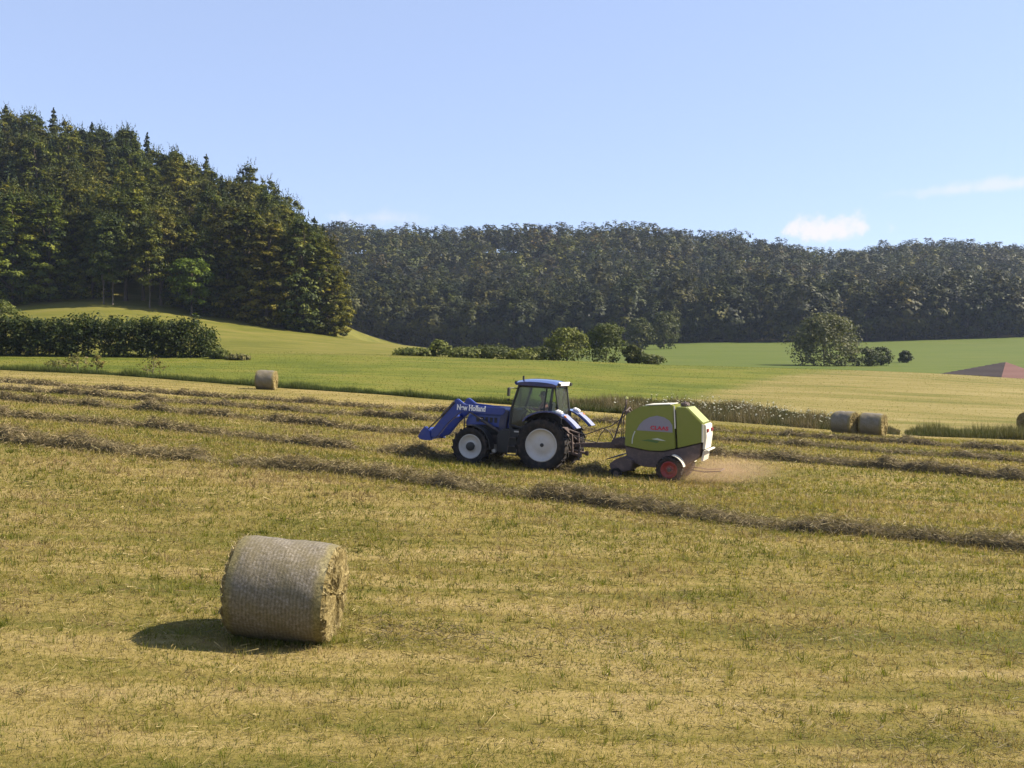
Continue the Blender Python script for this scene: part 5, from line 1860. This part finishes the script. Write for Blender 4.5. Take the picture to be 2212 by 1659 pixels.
def place_bale(meshes, u, dist, yaw, tilt, label, sink=0.05, scale=1.0, longer=1.0):
    p = spot(u, dist)
    r = empty('hay_bale', (p.x, p.y, p.z + 0.70 * scale - sink))
    r.rotation_euler = (0, R(tilt), R(yaw)); r.scale = (scale * longer, scale, scale)
    tag(r, label, 'hay bale', 'round hay bales on the field')
    for nme, m_ in zip(('net_wrap', 'hay_end', 'hay_end', 'loose_stalks'), meshes):
        o = link(nme, m_, None, r)
        if nme == 'loose_stalks':
            tag(o, kind='stuff')
    return r


bales = [make_bale(s) for s in (1, 2, 3)]
place_bale(bales[0], 286, 13.9, -4, 5.2, 'large round hay bale in the foreground with a shadow to its left', scale=0.955, longer=1.08)
place_bale(bales[1], 266.5, 73, -2, 1.5, 'small far round bale at the left by the dark meadow edge')
place_bale(bales[2], 846, 60.6, -50, 1, 'left one of two round bales touching by the weed strip, end towards camera')
place_bale(bales[1], 873, 60.0, -35, 1, 'right one of two round bales touching by the weed strip')
place_bale(bales[0], 1031, 74, 20, 0, 'round bale cut off by the right picture edge on the stubble')

# grass standing against the near bale
n = 900
a = rng.uniform(-1, 1, n)
c0 = spot(287, 13.9)
x = c0.x + a * 0.66; y = c0.y - rng.uniform(0.05, 0.5, n)
P = np.stack([x, y, terrain(x, y)], 1)
me = blade_mesh('tuft', P, rng.uniform(.05, .15, n), np.full(n, .009), rng.uniform(0, 6.28, n), np.abs(rng.normal(.3, .3, n)), rng.uniform(0, 6.28, n), palette(GRN + [(0.3, .25, .09)], rng.random(n)))
tag(link('grass_tuft', me, M['grass']), 'longer grass left standing against the foot of the front bale', 'grass', kind='stuff')

# ------------------------------------------------------------------ barn behind the rise
M['brick'] = plain('barn_wall_red', (0.23, 0.075, 0.055), 0.85, dirt=0.4, dirt_c=(0.16, 0.08, 0.06), scale=2)
M['roof'] = plain('barn_roof_tiles', (0.028, 0.016, 0.014), 0.85, dirt=0.5, dirt_c=(0.04, 0.026, 0.023), scale=2)  # shaded slopes: their shade is put into this darker tile colour
M['roof_lit'] = plain('barn_roof_lit', (0.10, 0.034, 0.026), 0.85, dirt=0.4, dirt_c=(0.075, 0.03, 0.024), scale=2)  # sunlit slope: same tiles, the light put into a brighter red
barn = empty('barn', (0, 0, 0))
tag(barn, 'low red barn with hipped tiled roof peeping over the rise at the right edge', 'barn')


def wpt(u, py, y):
    return Vector(((u - 512) / F * y, y, CAMZ - (py - HY) / F * y))


ap = wpt(1005.5, 362.3, 158)
dl_ = Vector((-12.5, 4.5, -2.6)); df_ = Vector((-3.6, -6.2, -2.55)); dr_ = Vector((6.2, -2.0, -2.55)); db_ = Vector((-6.5, 10, -2.55))
cor = [ap + dl_, ap + df_, ap + dr_, ap + db_]
# eave corners as seen from above: left, front, right, back
for i, (a, b, mname) in enumerate(((0, 1, 'roof'), (1, 2, 'roof_lit'), (2, 3, 'roof'), (3, 0, 'roof'))):
    bm = bmesh.new()
    rows = 14
    nrm = (cor[b] - cor[a]).cross(ap - cor[a]).normalized()
    if nrm.z < 0: nrm.negate()
    for k in range(rows):            # overlapping tile courses
        t0, t1 = k / rows, min(1.0, (k + 1.15) / rows)
        q = [cor[a].lerp(ap, t0) + nrm * .07, cor[b].lerp(ap, t0) + nrm * .07, cor[b].lerp(ap, t1) + nrm * .02, cor[a].lerp(ap, t1) + nrm * .02]
        if t1 >= 1.0:
            q = q[:2] + [ap + nrm * .02]
        add_pane(bm, q, 0.04)
    bm_obj('roof_slope', bm, M[mname], barn)
gzb = min(gz(c.x, c.y) for c in cor) - 0.3
for a, b in ((0, 1), (1, 2), (2, 3), (3, 0)):
    A = cor[a].lerp(ap, .06); B = cor[b].lerp(ap, .06)
    bm = bmesh.new()
    add_pane(bm, [(A.x, A.y, gzb), (B.x, B.y, gzb), (B.x, B.y, B.z - .02), (A.x, A.y, A.z - .02)], 0.2)
    bm_obj('wall', bm, M['brick'], barn)

# ------------------------------------------------------------------ dust behind the baler and the summer haze
m = bpy.data.materials.new('dust'); m.use_nodes = True
nt = m.node_tree; nt.nodes.remove(nt.nodes['Principled BSDF'])
pv = nt.nodes.new('ShaderNodeVolumePrincipled')
pv.inputs['Color'].default_value = (0.66, 0.46, 0.31, 1)
tc = nd(nt, 'ShaderNodeTexCoord')
ln = nd(nt, 'ShaderNodeVectorMath', operation='LENGTH'); nt.links.new(tc.outputs['Object'], ln.inputs[0])
nz = noise(nt, tc.outputs['Object'], 2.2, 3, 0.6)
mr = nd(nt, 'ShaderNodeMapRange', interpolation_type='SMOOTHSTEP'); nt.links.new(ln.outputs['Value'], mr.inputs['Value'])
mr.inputs['From Min'].default_value = 1.0; mr.inputs['From Max'].default_value = 0.1
mu = nd(nt, 'ShaderNodeMath', operation='MULTIPLY'); nt.links.new(mr.outputs[0], mu.inputs[0]); nt.links.new(nz, mu.inputs[1])
mu2 = nd(nt, 'ShaderNodeMath', operation='MULTIPLY'); nt.links.new(mu.outputs[0], mu2.inputs[0]); mu2.inputs[1].default_value = 1.1
nt.links.new(mu2.outputs[0], pv.inputs['Density'])
nt.links.new(pv.outputs[0], nt.nodes['Material Output'].inputs['Volume'])
bm = bmesh.new()
bmesh.ops.create_icosphere(bm, subdivisions=3, radius=1.0)
me = bpy.data.meshes.new('dust_cloud'); bm.to_mesh(me); bm.free()
dp = base - HEAD * (5.9 * TS) + LEFT * 0.35
o = link('dust_cloud', me, m)
o.location = (dp.x, dp.y, gz(dp.x, dp.y) + 0.38); o.scale = (2.4, 1.3, 0.62)
tag(o, 'thin brown dust cloud drifting low behind the baler', 'dust', kind='stuff')

m = bpy.data.materials.new('haze'); m.use_nodes = True
nt = m.node_tree; nt.nodes.remove(nt.nodes['Principled BSDF'])
pv = nt.nodes.new('ShaderNodeVolumePrincipled')
pv.inputs['Color'].default_value = (0.58, 0.70, 1.0, 1)
pv.inputs['Density'].default_value = 0.00009
pv.inputs['Anisotropy'].default_value = 0.2
nt.links.new(pv.outputs[0], nt.nodes['Material Output'].inputs['Volume'])
zs = [v for ob in bpy.data.objects if ob.get('kind') == 'structure' for v in (min(q.co.z for q in ob.data.vertices), max(q.co.z for q in ob.data.vertices))]
z0, z1 = min(zs) - 1.0, max(zs) + 28
bm = bmesh.new()
bmesh.ops.create_cube(bm, size=1.0)
me = bpy.data.meshes.new('haze'); bm.to_mesh(me); bm.free()
o = link('haze', me, m)
o.location = (0, 560, (z0 + z1) / 2); o.scale = (2300, 1300, z1 - z0)
tag(o, 'thin bluish summer haze in the air over the valley', 'haze', kind='stuff')
print('haze box', z0, z1, 'plane', PL)
